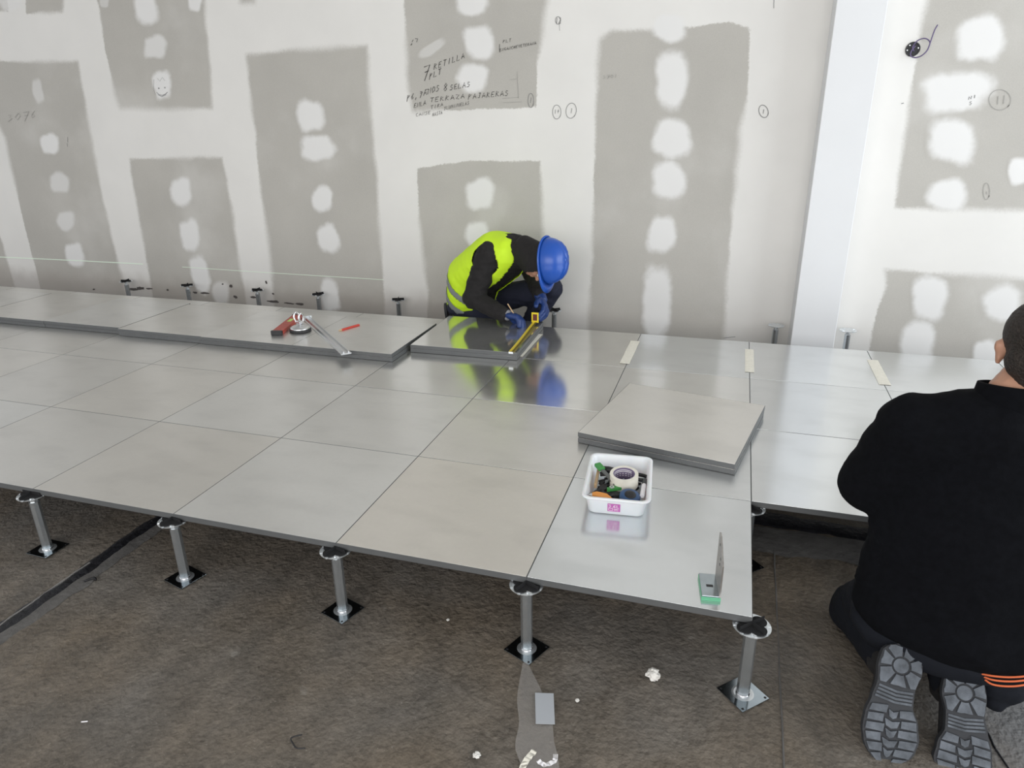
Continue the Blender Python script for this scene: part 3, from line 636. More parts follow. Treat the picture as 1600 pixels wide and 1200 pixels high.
bm = B(); loft(bm, [(.083, .128, .020, .001), (.088, .134, .022, .006), (.098, .148, .024, HT-.008), (.099, .149, .024, HT-.006), (.108, .160, .028, HT-.006), (.109, .161, .028, HT-.002), (.108, .160, .028, HT), (.099, .150, .024, HT), (.096, .147, .022, HT-.004), (.085, .131, .020, .006), (.082, .127, .018, .004)])
obj('tub_shell', bm, M_BOXP, tub, True)
ang = math.atan2(.014, .058)
FM = axes((-.005, -.1412, .033), (1, 0, 0), (0, -math.sin(ang), math.cos(ang)), (0, -math.cos(ang), -math.sin(ang)))
bm = B(); box(bm, (-.020, -.016, 0), (.020, .016, .0008), 0, FM); lab = obj('size_label', bm, M_PINK, tub)
FT = {'3': [[(0, 1), (.9, 1), (.45, .58), (.9, .3), (.5, 0), (0, .1)]], '.': [[(.2, 0), (.4, 0)]], '6': [[(.8, 1), (.2, .7), (.1, .2), (.5, 0), (.85, .25), (.5, .5), (.15, .35)]], 'L': [[(.1, 1), (.1, 0), (.8, 0)]]}
bm = B(); xo = -.017
for ch, adv in (('3', .0105), ('.', .0045), ('6', .0105), ('L', .009)):
    for st in FT[ch]: ribbon(bm, [FM@Vector((xo+x*.0085, .001+y*.011, .0012)) for x, y in st], .0019, (FM.to_3x3()@Vector((0, 0, 1))))
    xo += adv
for x0_, x1_, y0_, y1_ in ((-.017, -.003, -.012, -.0108), (-.017, -.003, -.0035, -.0023), (-.017, -.0158, -.012, -.0023), (-.0042, -.003, -.012, -.0023), (0, .016, -.0045, -.0035), (0, .012, -.0075, -.0065), (0, .015, -.0110, -.0100)): box(bm, (x0_, y0_, .0009), (x1_, y1_, .0013), 0, FM)
obj('printed_text', bm, M_WHITEP, lab)
TM = Matrix.Translation((-.429, .52, 0)) @ Matrix.Rotation(TR, 4, 'Z')
def intub(name, x, y, z, rz, label, cat, tilt=(0, 0)):
    o = empty(name, TM@Vector((x, y, z)), 0, label, cat); o.rotation_euler = (tilt[0], tilt[1], TR+rz); return o
o = intub('masking_tape_roll', .018, .005, .040, .3, 'roll of cream masking tape with printed core, lying in the tub', 'tape roll', (D(5), D(-3)))
bm = B(); lathe(bm, [(.036, 0), (.047, 0), (.047, .043), (.036, .043)], 48, close=True); obj('tape_band', bm, M_MASK, o, False)
bm = B(); lathe(bm, [(.0335, .0005), (.0362, .0005), (.0362, .0425), (.0335, .0425)], 48, close=True); co = obj('core', bm, mat('violet_grey_card', (.20, .16, .26), .6), o)
bm = B()
for z in (.012, .020, .028, .034):
    ring = []
    for k in range(6): ring.append(None)
    pts = [(.0333*math.cos(a), .0333*math.sin(a), z) for a in [PI*.15+PI*.75*k/16 for k in range(17)]]
    vs = [(bm.verts.new(p), bm.verts.new((p[0], p[1], p[2]+.0028))) for p in pts]
    for (a, b), (c_, d_) in list(zip(vs, vs[1:]))[::1 if z > .02 else 2]: bm.faces.new((a, b, d_, c_))
obj('core_print', bm, M_WHITEP, co)
o = intub('tape_measure', .040, -.085, .032, .2, 'small round blue tape measure in front of the masking tape roll', 'tape measure', (D(14), D(4)))
bm = B(); lathe(bm, [(.030, 0), (.034, .003), (.034, .020), (.028, .025), (.012, .026)], 36); obj('case', bm, M_BLUE, o, True)
bm = B(); lathe(bm, [(.019, .0245), (.018, .0275), (.009, .0278)], 28); obj('centre_button', bm, M_BLACKP, o, True)
o = intub('utility_knife', -.045, -.112, .046, -.25, 'orange handled blade at the front left of the tub', 'knife', (D(8), 0))
bm = B(); prism(bm, [(-.030, -.010), (.020, -.012), (.035, -.004), (.012, .012), (-.022, .012), (-.034, .002)], 0, .014); obj('handle', bm, M_ORANGE, o)
bm = B(); prism(bm, [(-.046, -.006), (-.028, -.006), (-.028, .006), (-.040, .006)], .005, .007); obj('blade', bm, M_ALU, o)
o = intub('file', -.036, .010, .060, -.95, 'grey flat file with green handle leaning across the left of the tub', 'file', (0, D(8)))
bm = B(); box(bm, (-.045, -.007, 0), (.050, .007, .005), .001); obj('file_blade', bm, mat('grey_steel_file', (.18, .19, .19), .45, .7), o)
bm = B(); box(bm, (-.075, -.012, -.003), (-.038, .012, .010), .004); obj('green_handle', bm, M_GREEN, o)
o = intub('green_clip', -.010, -.045, .044, .5, 'green plastic clip left of the blue tape measure', 'clip')
bm = B(); prism(bm, [(-.030, -.006), (.020, -.010), (.030, .002), (.020, .012), (-.025, .006)], 0, .010); obj('jaw', bm, M_GREEN, o)
bm = B(); lathe(bm, [(.008, .010), (.008, .013), (.004, .013), (.004, .010)], 20, Matrix.Translation((-.01, 0, 0)), close=True); obj('ring', bm, M_ZINC, o)
o = intub('marker_pen', .083, -.028, .050, PI/2-.05, 'white marker pen with black cap along the right side of the tub', 'marker', (0, D(2)))
bm = B(); cyl(bm, (-.055, 0, 0), (.022, 0, 0), .0075, seg=16); obj('barrel', bm, M_WHITEP, o, False)
bm = B(); cyl(bm, (.022, 0, 0), (.062, 0, 0), .0085, .007, 16); obj('cap', bm, M_BLACKP, o, False)
o = intub('screwdriver', -.030, .075, .052, -.15, 'black handled screwdriver at the back left of the tub', 'screwdriver')
bm = B(); tube(bm, [(-.035, 0, 0), (-.030, 0, 0), (-.010, 0, 0), (.012, 0, 0), (.030, 0, 0), (.036, 0, 0)], [.004, .010, .012, .010, .011, .006], 12); obj('handle', bm, M_BLACKP, o, True)
bm = B(); cyl(bm, (.034, 0, 0), (.085, 0, -.01), .003, seg=8); obj('shaft', bm, M_ALU, o)
def pliers(x, y, z, rz, label, col):
    o = intub('pliers', x, y, z, rz, label, 'pliers')
    for s in (-1, 1):
        bm = B(); tube(bm, smooth_pts([(0, s*.002, 0), (-.02, s*.012, 0), (-.05, s*.018, 0), (-.075, s*.012, 0)]), .0065, 8); obj('grip', bm, col, o, True)
        bm = B(); prism(bm, [(-.006, 0), (.012, 0), (.038, s*.001), (.034, s*.006), (.012, s*.013), (-.006, s*.010)], -.005, .005); obj('jaw', bm, M_DARKP, o)
pliers(-.012, -.070, .038, .35, 'black gripped pliers in the middle of the tub', M_BLACKP)
pliers(-.052, -.040, .036, 1.3, 'black gripped pliers against the left side of the tub', M_DARKP)
pliers(.022, .02, .028, .9, 'red gripped pliers seen through the masking tape roll', M_CORD)
pliers(.020, .075, .040, 2.9, 'black gripped pliers behind the masking tape roll', M_BLACKP)
o = intub('wooden_ruler', -.078, .01, .045, PI/2, 'folding wooden ruler along the left side of the tub', 'ruler')
for k in range(3): bm = B(); box(bm, (-.055, -.008+.003*k-.001, -.002), (.055, -.008+.003*k+.0015, .014), .0005); obj('leaf', bm, M_WOOD, o)
bm = B(); rr = random.Random(4)
for k in range(120):
    x, y = rr.uniform(-.062, .062), rr.uniform(-.105, .105); a = rr.uniform(0, PI); box(bm, (-.012, -.004, 0), (.012, .004, .007), .001, Matrix.Translation((x, y, rr.uniform(.012, .024)))@Matrix.Rotation(a, 4, 'Z')@Matrix.Rotation(rr.uniform(-.5, .5), 4, 'X'))
o = obj('bits_and_fixings', bm, M_DARKP); o.matrix_world = TM; tag(o, 'dark jumble of small fixings filling the bottom of the tub', 'fixings', kind='stuff')
# ------------------------------------------------------------ litter on the slab
def flat_poly(bm, pix, z, sub=0, wave=.002):
    vs = [bm.verts.new(gp(x, y, z)+Vector((0, 0, wave*noise.noise((x*.05, y*.05, 0))))) for x, y in pix]; f = bm.faces.new(vs); return f
bm = B(); L1 = [(817, 1036), (808, 1090), (811, 1130), (805, 1165), (812, 1190), (826, 1230)]; L2 = [(824, 1034), (848, 1085), (862, 1125), (866, 1160), (872, 1185), (876, 1230)]
rows = []
for (a, b) in zip(smooth_pts([(x, y, 0) for x, y in L1], 4), smooth_pts([(x, y, 0) for x, y in L2], 4)):
    rows.append([bm.verts.new(gp(a.x+(b.x-a.x)*s, a.y+(b.y-a.y)*s, FZ+.005)+Vector((0, 0, .004*noise.noise((a.y*.03, s*4, 2))+.001))) for s in (0, .25, .5, .75, 1)])
for A, C in zip(rows, rows[1:]):
    for k in range(4): bm.faces.new((A[k], A[k+1], C[k+1], C[k]))
tag(obj('plastic_film', bm, M_FILM, smooth=True), 'torn strip of clear dusty film on the slab below a pedestal foot', 'plastic film')
bm = B(); fc = flat_poly(bm, [(836, 1083), (865, 1084), (867, 1132), (837, 1131)], FZ+.010, wave=0); r_ = bmesh.ops.extrude_face_region(bm, geom=[fc]); bmesh.ops.translate(bm, verts=[v for v in r_['geom'] if isinstance(v, bmesh.types.BMVert)], vec=(0, 0, .0015))
tag(obj('grey_card', bm, M_CARD), 'small pale grey card lying on the clear film', 'card')
def crumple(name, px, py, rad, m, label, cat, seed, flat=.5):
    bm = B(); bmesh.ops.create_icosphere(bm, subdivisions=3, radius=rad)
    for v in bm.verts:
        n = noise.noise(v.co*(2.2/rad)+Vector((seed, 0, 0))); n2 = noise.cell(v.co*(3/rad)+Vector((seed, 1, 0)))
        v.co *= 1+.45*n+.15*n2; v.co.z *= flat
    zmin = min(v.co.z for v in bm.verts)
    for v in bm.verts: v.co.z -= zmin
    o = obj(name, bm, m); p = gp(px, py, FZ); o.location = (p.x, p.y, FZ+.0005); return tag(o, label, cat)
crumple('crumpled_paper', 1020, 1064, .017, M_PAPER, 'crumpled scrap of white paper on bare slab right of the clear film', 'paper', 3, 1.0)
crumple('paper_scrap', 745, 1182, .009, M_PAPER, 'tiny crinkled paper scrap near the lower edge of the picture', 'paper', 9, .4)
crumple('plaster_crumb', 902, 1096, .005, M_PAPER, 'pale crumb of plaster right of the grey card', 'crumb', 12, .6)
crumple('plaster_crumb', 700, 870+100, .0045, M_PAPER, 'pale crumb of plaster on the slab in front of the third pedestal', 'crumb', 15, .6)
def scraps(label, pix, w_, m, seed):
    bm = B(); n = len(pix); pts = smooth_pts([gp(x, y, FZ+.006) for x, y in pix], 4)
    for i, p in enumerate(pts): p.z = FZ+.006+.006*abs(noise.noise((i*.5, seed, 0)))
    rows = []
    for i, p in enumerate(pts):
        t = (pts[min(i+1, len(pts)-1)]-pts[max(i-1, 0)]).normalized(); s = t.cross(Vector((0, 0, 1)))
        rows.append([bm.verts.new(p+s*(k*w_/2)+Vector((0, 0, .003*noise.noise((i*.8, k, seed))))) for k in (-1, 0, 1)])
    for A, C in zip(rows, rows[1:]):
        for k in range(2): bm.faces.new((A[k], A[k+1], C[k+1], C[k]))
    return tag(obj('tape_scrap', bm, m), label, 'tape')
scraps('twisted cream tape scrap on the film at the lower edge', [(836, 1173), (826, 1184), (818, 1196), (812, 1215)], .016, M_MASK, 1)
scraps('white tape scrap curling at the lower edge beside the cream one', [(868, 1178), (866, 1190), (850, 1195), (840, 1188)], .012, M_WHITEP, 2)
bm = B(); tube(bm, smooth_pts([gp(472, 1148, FZ+.008), gp(455, 1153, FZ+.006), gp(458, 1162, FZ+.005), gp(464, 1169, FZ+.004), gp(477, 1169, FZ+.004)]), .0019, 6); tag(obj('cable_tie', bm, M_BLACKP, smooth=True), 'snipped black cable tie curled on the slab, lower left', 'cable tie')
bm = B(); cyl(bm, gp(127, 1128, FZ+.004), gp(137, 1127, FZ+.004), .0015, seg=6); tag(obj('white_splinter', bm, M_WHITEP), 'short white splinter on the slab, far lower left', 'splinter')
bm = B(); tube(bm, smooth_pts([gp(72+60, 908, FZ+.004), gp(146, 903, FZ+.008), gp(150, 906, FZ+.004)]), .004, 6); tag(obj('tar_crumb', bm, M_TAR, smooth=True), 'small curl of black sealant beside the slab joint', 'crumb')
# ------------------------------------------------------------ people
def ell(bm, c, r, Rm=None):
    r = (r, r, r) if isinstance(r, (int, float)) else r
    M = Matrix.Translation(Vector(c)) @ (Rm.to_4x4() if Rm else Matrix.Identity(4)) @ Matrix.Diagonal((*r, 1))
    bmesh.ops.create_icosphere(bm, subdivisions=3 if max(r) > .06 else 2, radius=1, matrix=M)
def limb(bm, pts, rad, infl=0):
    pts = [Vector(p) for p in pts]
    for (a, b), (ra, rb) in zip(zip(pts, pts[1:]), zip(rad, rad[1:])):
        n = max(2, int((b-a).length/(min(ra, rb)*.35)))
        for i in range(n+1):
            t = i/n; ell(bm, a.lerp(b, t), ra+(rb-ra)*t+infl)
def chain(bm, keys, infl=0, n=6):
    """keys: (centre, (rx, ry, rz), 3x3 rotation)"""
    for (c0, r0, R0), (c1, r1, R1) in zip(keys, keys[1:]):
        q0, q1 = R0.to_quaternion(), R1.to_quaternion()
        for i in range(n+1):
            t = i/n; r = [a+(b-a)*t+infl for a, b in zip(r0, r1)]; ell(bm, Vector(c0).lerp(Vector(c1), t), r, q0.slerp(q1, t).to_matrix())
def frame3(x, z):
    z = Vector(z).normalized(); x = Vector(x); x = (x-z*x.dot(z)).normalized(); y = z.cross(x); return Matrix((x, y, z)).transposed()
def bake(name, bm, vox, smooth, m, parent, keep=None, solid=0, wrinkle=0, wfreq=12, seed=0):
    me = bpy.data.meshes.new(name); bm.to_mesh(me); bm.free(); t = bpy.data.objects.new('tmp', me); COL.objects.link(t)
    md = t.modifiers.new('r', 'REMESH'); md.mode = 'VOXEL'; md.voxel_size = vox
    if smooth: s = t.modifiers.new('s', 'SMOOTH'); s.iterations = smooth; s.factor = .5
    dg = bpy.context.evaluated_depsgraph_get(); dg.update()
    out = bpy.data.meshes.new_from_object(t.evaluated_get(dg)); bpy.data.objects.remove(t); bpy.data.meshes.remove(me)
    out.name = name
    if wrinkle:
        n = len(out.vertices); co = np.empty(n*3); out.vertices.foreach_get('co', co); nr = np.empty(n*3); out.vertices.foreach_get('normal', nr)
        co = co.reshape(-1, 3); nr = nr.reshape(-1, 3)
        d = np.array([1-abs(noise.noise((x*wfreq, y*wfreq, z*wfreq*1.9+seed)))*2.2+.35*noise.noise((x*wfreq*2.3, y*wfreq*2.3, z*wfreq*3+seed)) for x, y, z in co])*wrinkle
        out.vertices.foreach_set('co', (co+nr*d[:, None]).ravel())
    if keep or solid:
        b = B(); b.from_mesh(out)
        if keep: bmesh.ops.delete(b, geom=[v for v in b.verts if not keep(v.co)], context='VERTS')
        if solid: bmesh.ops.recalc_face_normals(b, faces=b.faces); bmesh.ops.solidify(b, geom=b.faces[:], thickness=-solid)
        b.to_mesh(out); b.free()
    out.materials.clear(); out.polygons.foreach_set('use_smooth', [True]*len(out.polygons)); out.update()
    return link(name, out, m, parent)
def hand_shapes(bm, W, d, n, s, curl=.7, infl=0, spread=1.0, thumb=None):
    """W wrist, d finger direction, n palm normal, s=+1/-1 thumb side along d x n"""
    W, d, n = Vector(W), Vector(d).normalized(), Vector(n); n = (n-d*n.dot(d)).normalized(); a = d.cross(n)*s
    Rm = Matrix((a, d, n)).transposed()
    ell(bm, W+d*.005, (.028+infl, .03, .021+infl), Rm); ell(bm, W+d*.045, (.040+infl, .050+infl, .016+infl), Rm); ell(bm, W+d*.06+a*.008, (.036+infl, .034, .015+infl), Rm)
    for o_, L_, k in ((.031, .070, 1.0), (.011, .080, 1.05), (-.010, .074, 1.1), (-.030, .058, 1.15)):
        p = W+d*(.085-.006*abs(o_)/.03)+a*o_; dr = (d+a*o_*2.5*spread).normalized(); pts = [p-dr*.02, p]
        c = curl*k; ax = a
        for f_, an in ((.45, .55*c), (.30, .75*c), (.25, .5*c)):
            dr = (dr*math.cos(an)+n*math.sin(an)).normalized(); p = p+dr*L_*f_; pts.append(p.copy())
        limb(bm, pts, [.0100+infl, .0100+infl, .0092+infl, .0085+infl, .0075+infl])
    td = Vector(thumb) if thumb else (d*.55+a*.65+n*.45); td.normalize(); p = W+d*.022+a*.028+n*.004
    p2 = p+td*.034; p3 = p2+(td+d*.35).normalized()*.028; p4 = p3+(td*.6+d*.6).normalized()*.022
    limb(bm, [p-a*.012, p, p2, p3, p4], [.013, .014, .0115+infl, .0105+infl, .009+infl])
def head_shapes(bm, c, U, F):
    """c head centre, U crown direction, F face direction"""
    U, F = Vector(U).normalized(), Vector(F); F = (F-U*F.dot(U)).normalized(); Rt = F.cross(U); Rm = Matrix((Rt, F, U)).transposed()
    P = lambda x, y, z: Vector(c)+Rt*x+F*y+U*z
    ell(bm, P(0, -.012, .028), (.076, .094, .090), Rm); ell(bm, P(0, .020, -.035), (.058, .068, .075), Rm); ell(bm, P(0, .052, -.088), (.030, .028, .024), Rm)
    ell(bm, P(0, .093, -.022), (.011, .020, .026), Rm); ell(bm, P(0, .104, -.036), (.016, .013, .011), Rm)
    ell(bm, P(0, .080, .012), (.052, .018, .012), Rm); ell(bm, P(.035, .062, -.030), (.022, .022, .020), Rm); ell(bm, P(-.035, .062, -.030), (.022, .022, .020), Rm)
    ell(bm, P(0, .082, -.062), (.024, .012, .006), Rm); ell(bm, P(0, .080, -.072), (.021, .012, .006), Rm)
    for s in (-1, 1):
        ell(bm, P(s*.079, -.008, -.012), (.008, .018, .031), Rm); ell(bm, P(s*.084, -.012, .004), (.008, .018, .016), Rm)
    return P, Rm
def shoe(parent, ankle, toe_dir, sole_n, label=None, size=1.0, tread=False, name='boot', side=1):
    wide = 1.0 if tread else .82
    """ankle: heel end of the sole; toe_dir: heel->toe; sole_n: outward sole normal"""
    y = Vector(toe_dir).normalized(); z = Vector(sole_n); z = (z-y*z.dot(y)).normalized(); x = y.cross(z)*side
    M = axes(ankle, x*size, y*size, z*size)
    def half(t):   # outline half widths (inner, outer) along 0..1
        K = [(0, .010, .010), (.03, .026, .026), (.09, .035, .035), (.20, .038, .038), (.35, .031, .035), (.48, .032, .040), (.62, .046, .047), (.74, .052, .048), (.85, .048, .042), (.94, .034, .030), (1, .010, .010)]
        for (a, l0, r0), (b, l1, r1) in zip(K, K[1:]):
            if t <= b: q = (t-a)/(b-a); q = q*q*(3-2*q) if 0 < a < .9 else q**.6 if a == 0 else q; wm = (1.32-.06*t)*wide; return (l0+(l1-l0)*q)*wm, (r0+(r1-r0)*q)*wm
        return K[-1][1:]
    LN = .285
    N = 26; out = [(half(i/N)[1], i/N*LN) for i in range(N+1)]+[(-half(i/N)[0], i/N*LN) for i in range(N, -1, -1)]
    bo = empty(name); bo.parent = parent
    bm = B(); prism(bm, [(p[0]*1.0, p[1]) for p in out], -.018, 0, M); so = obj('sole', bm, M_SOLE, bo)
    if tread:
        def pt(s, t): l, r = half(t); return ((s*r if s > 0 else s*l)*.94, t*LN)
        def lug(quad, h=.0055): bm = B(); prism(bm, quad, -.001, h, M); obj('tread_lug', bm, M_LUG, so)
        bm = B(); prism(bm, [(.0175*math.cos(2*PI*k/20), .050+.0175*math.sin(2*PI*k/20)) for k in range(20)], -.001, .003, M); obj('tread_lug', bm, M_LUG, so)
        cen = Vector((0, .050)); na = 7
        for k in range(na):
            a0, a1 = 2*PI*(k+.10)/na, 2*PI*(k+.90)/na; inn, ou = [], []
            for q in range(5):
                a = a0+(a1-a0)*q/4; dv = Vector((math.sin(a), -math.cos(a))); inn.append(cen+dv*.0225)
                r_ = .0225
                while r_ < .07:
                    p = cen+dv*(r_+.002); t = p.y/LN
                    if t < .015 or t > .345: break
                    l, rr_ = half(t)
                    if p.x > rr_*.95 or p.x < -l*.95: break
                    r_ += .002
                ou.append(cen+dv*r_)
            lug([tuple(v) for v in inn]+[tuple(v) for v in ou[::-1]])
        for j in range(4):   # chevrons of the waist
            t0 = .365+j*.030; lug([pt(-.95, t0), pt(0, t0+.018), pt(.95, t0), pt(.95, t0+.018), pt(0, t0+.036), pt(-.95, t0+.018)], .003)
        for j in range(6):
            t0 = .515+j*.078; t1 = t0+.066
            w_ = .30 if j % 2 else .22
            for s0, s1 in ((-.97, -w_-.06), (w_+.06, .97)): lug([pt(s0, t0), pt(s1, t0+.022), pt(s1, min(t1+.012, .985)), pt(s0, min(t1, .975))])
            if j < 5: lug([pt(-w_, t0+.03), pt(0, t0+.048), pt(w_, t0+.03), pt(w_-.08, t1+.02), pt(0, t1+.036), pt(-w_+.08, t1+.02)])
    R3 = Matrix((x, y, z)).transposed(); q = lambda a, b, c_: M@Vector((a, b, c_))
    bm = B(); u_ = wide*size; chain(bm, [(q(0, .045, -.040), (.044*u_, .042*size, .034*size), R3), (q(0, .12, -.045), (.044*u_, .05*size, .036*size), R3), (q(.002, .20, -.034), (.053*u_, .050*size, .026*size), R3), (q(.002, .235, -.030), (.048*u_, .042*size, .022*size), R3)])
    limb(bm, [q(0, .055, -.05), q(0, .060, -.11)], [.042*size, .046*size]); bake('upper', bm, .006, 3, M_BOOT, bo)
    if label: bo['label'] = label
    return bo
# --- kneeling worker with the blue helmet
Lx = Vector((.5, .866, 0)).normalized(); Fx = Vector((.866, -.5, 0))
PEL = wp(738, 474, 2.64); MID = wp(742, 432, 2.58); CH = wp(780, 402, 2.50); NK = wp(814, 390, 2.44)
HC = wp(847, 408, 2.37)
w1 = empty('person', (PEL.x, PEL.y, FZ), 0, 'person in yellow vest and blue helmet crouching by the wall over a tape measure', 'person'); w1loc = Vector(w1.location)
def rel(o, base):   # keep world coordinates of a part whose parent has moved
    o.matrix_parent_inverse = Matrix.Translation(-Vector(base))
def spine(a, b): return frame3(Lx, (b-a))
keys = [(PEL, (.165, .135, .10), spine(PEL, MID)), (MID, (.165, .150, .11), spine(PEL, CH)), (CH, (.178, .148, .11), spine(MID, NK)), (CH.lerp(NK, .75), (.120, .105, .07), spine(CH, NK))]
SR = wp(765, 398, 2.38); SL = CH+Lx*.17+Vector((.02, 0, .01)); ER = wp(739, 466, 2.33); WR = wp(786, 491, 2.235); WR.z = max(WR.z, .085)
EL = wp(835, 432, 2.66); WL_ = wp(842, 458, 2.43)
HR = PEL-Lx*.09; HL = PEL+Lx*.09; KL = wp(861, 451, 2.62); KR = Vector((-1.42, 2.50, FZ+.065)); AR = wp(716, 490, 2.56); AL = Vector((-1.40, 2.66, FZ+.09))
UPH = Vector((.90, -.22, .12)).normalized(); FCH = Vector((.12, -.20, -.97))
# body (skin) inside the clothes
bm = B(); chain(bm, [(c_, tuple(r-.03 for r in rr_), R_) for c_, rr_, R_ in keys]); limb(bm, [CH, NK, HC-UPH*.06], [.07, .055, .052]); P1, RH = head_shapes(bm, HC, UPH, FCH)
for a in ((SR, ER, WR), (SL, EL, WL_)): limb(bm, a, [.045, .036, .026])
for a in ((HR, KR, AR), (HL, KL, AL)): limb(bm, a, [.07, .05, .04])
body1 = bake('body', bm, .008, 2, M_SKIN, w1)
for s in (-1, 1): bm = B(); ell(bm, P1(s*.031, .080, -.008), .011); e_ = obj('eye', bm, M_EYE, w1, True)
bm = B(); chain(bm, keys); limb(bm, [CH.lerp(SR, .5), SR, ER, WR], [.08, .078, .062, .042]); limb(bm, [CH.lerp(SL, .5), SL, EL, WL_], [.08, .075, .060, .042]); limb(bm, [CH.lerp(NK, .6), NK+(HC-NK)*.35], [.095, .085])
bake('jacket', bm, .009, 2, M_JACK, w1, wrinkle=.007, wfreq=13)
bm = B(); ell(bm, PEL, (.168, .13, .11), spine(PEL, MID)); limb(bm, [HR, KR], [.095, .068]); limb(bm, [KR, AR], [.064, .052]); limb(bm, [HL, KL], [.098, .072]); limb(bm, [KL, AL], [.070, .055])
bake('trousers', bm, .010, 2, M_NAVY, w1, wrinkle=.004, wfreq=14)
AX = (CH-PEL).normalized(); FS = 1 if spine(MID, NK).col[1].dot(Fx) > 0 else -1
def vest_keep(p):
    t = (p-CH).dot(spine(MID, NK).col[2])
    if (p-SR-(ER-SR)*.12).length < .090 or (p-SL).length < .09: return False
    if (p-NK).length < .085: return False
    fr = spine(MID, NK); q = fr.transposed()@(p-CH); q2 = spine(PEL, CH).transposed()@(p-MID)
    if (p-PEL).dot(AX) < -.03: return False
    # open front
    qq = q if (p-CH).length < (p-MID).length else q2
    if qq.y*FS > .03 and -.075 < qq.x < .075: return False
    return True
def vest_bm(infl): bm = B(); chain(bm, keys[:3], infl); chain(bm, [(CH, tuple(keys[2][1]), keys[2][2]), (CH.lerp(NK, .7), (.135, .090, .06), spine(CH, NK))], infl); return bm
vest = bake('safety_vest', vest_bm(.012), .009, 2, M_VEST, w1, keep=vest_keep, solid=.004, wrinkle=.003, wfreq=9)
def band(k0, k1, extra=lambda p: True):
    return lambda p: vest_keep(p) and k0 < (p-PEL).dot(AX) < k1 and extra(p)
bake('reflective_band', vest_bm(.019), .007, 2, M_REFL, vest, keep=band(.005, .055), solid=.002, wrinkle=.003, wfreq=9)
bake('reflective_band', vest_bm(.019), .007, 2, M_REFL, vest, keep=band(.105, .155), solid=.002, wrinkle=.003, wfreq=9)
bm = B(); chain(bm, [(NK+(HC-NK)*.2, (.09, .095, .06), RH), (HC-UPH*.035, (.093, .112, .085), RH), (HC+UPH*.02, (.092, .110, .07), RH)]); rh1 = RH.transposed()
bake('hood', bm, .007, 2, M_JACK, w1, keep=lambda p: (rh1@(p-HC)).y < .062 and (rh1@(p-HC)).z < .05, solid=.003)
# helmet
def helmet():
    bm = B(); Rt = RH.col[0]; F_ = RH.col[1]; U_ = RH.col[2]
    M = axes(HC+U_*.040+F_*.0, Rt, F_, U_); prof = []; N = 40; R_ = []
    for j in range(13):
        el = (j/12)*PI/2; ring = []
        for k in range(N):
            a = 2*PI*k/N; x, y = math.cos(a), math.sin(a); rx, ry = .108, .134; z = .118*math.sin(el)
            rb = math.cos(el)**.82; px_, py_ = rx*x*rb, ry*y*rb
            ridge = .006*math.exp(-((abs(px_)-.030)/.008)**2)+.007*math.exp(-(px_/.008)**2) if el > .35 and abs(py_) < .11 else 0
            ring.append(bm.verts.new((px_, py_, z+ridge*min(1, (el-.35)*3) if ridge else z)))
        R_.append(ring)
    for A, C in zip(R_, R_[1:]):
        for k in range(N): bm.faces.new((A[k], A[(k+1) % N], C[(k+1) % N], C[k]))
    bmesh.ops.transform(bm, matrix=M, verts=bm.verts[:]); h = obj('hard_hat', bm, M_HELM, w1, True)
    md = h.modifiers.new('t', 'SOLIDIFY'); md.thickness = .003
    bm = B(); A, C, Dd = [], [], []
    for k in range(N):
        a = 2*PI*k/N; x, y = math.cos(a), math.sin(a); f = max(0, y)**3; w_ = .012+.040*f
        A.append(bm.verts.new((.107*x, .133*y, .004))); C.append(bm.verts.new(((.108+w_*.9)*x, (.134+w_)*y, -.003-.010*f))); Dd.append(bm.verts.new(((.107+w_*.9)*x, (.132+w_)*y, -.008-.010*f)))
    for k in range(N):
        j = (k+1) % N; bm.faces.new((A[k], A[j], C[j], C[k])); bm.faces.new((C[k], C[j], Dd[j], Dd[k])); bm.faces.new((Dd[k], Dd[j], A[j], A[k]))
    bmesh.ops.transform(bm, matrix=M, verts=bm.verts[:]); obj('brim', bm, M_HELM, h, True)
helmet()
# gloves
dR = Vector((1, -.02, -.10)); bm = B(); hand_shapes(bm, WR+Vector((.012, 0, -.004)), dR, Vector((.15, -.35, -1)), 1, 1.15, .0075); bake('glove', bm, .0045, 1, M_GLOVE, w1)
bm = B(); limb(bm, [WR-dR*.012, WR+dR*.022], [.037, .036]); bake('glove_cuff', bm, .005, 1, M_CUFF, w1)
TL_ = Vector((-1.165, 2.372, .125)); dL = (TL_-WL_).normalized(); HLp = TL_-dL*.05
bm = B(); hand_shapes(bm, HLp-dL*.02, dL+Vector((0, -.15, 0)), Vector((-1, .1, -.1)), -1, .95, .005); bake('glove', bm, .0045, 1, M_GLOVE, w1)
bm = B(); limb(bm, [WL_+dL*.01, HLp-dL*.01], [.038, .034]); bake('glove_cuff', bm, .005, 1, M_GLOVE, w1)
shoe(w1, wp(694, 474, 2.60), Vector((.10, .0, -1)), (-1, -.25, .15), size=.95)
shoe(w1, Vector((AL.x-.12, AL.y+.05, FZ+.002)), Vector((.9, -.4, 0)), (0, 0, -1), size=.95)
for ch in [x for x in bpy.data.objects if x.parent == w1]: rel(ch, w1loc)
# pencil in the right hand
hp = WR+Vector((.085, -.015, 0)); bm = B(); tube(bm, [hp+Vector((.03, -.03, -.035)), hp+Vector((-.06, .03, .06))], .0038, 6); tag(obj('pencil', bm, M_WOOD), 'pencil held upright in the right glove of the vested worker', 'pencil')
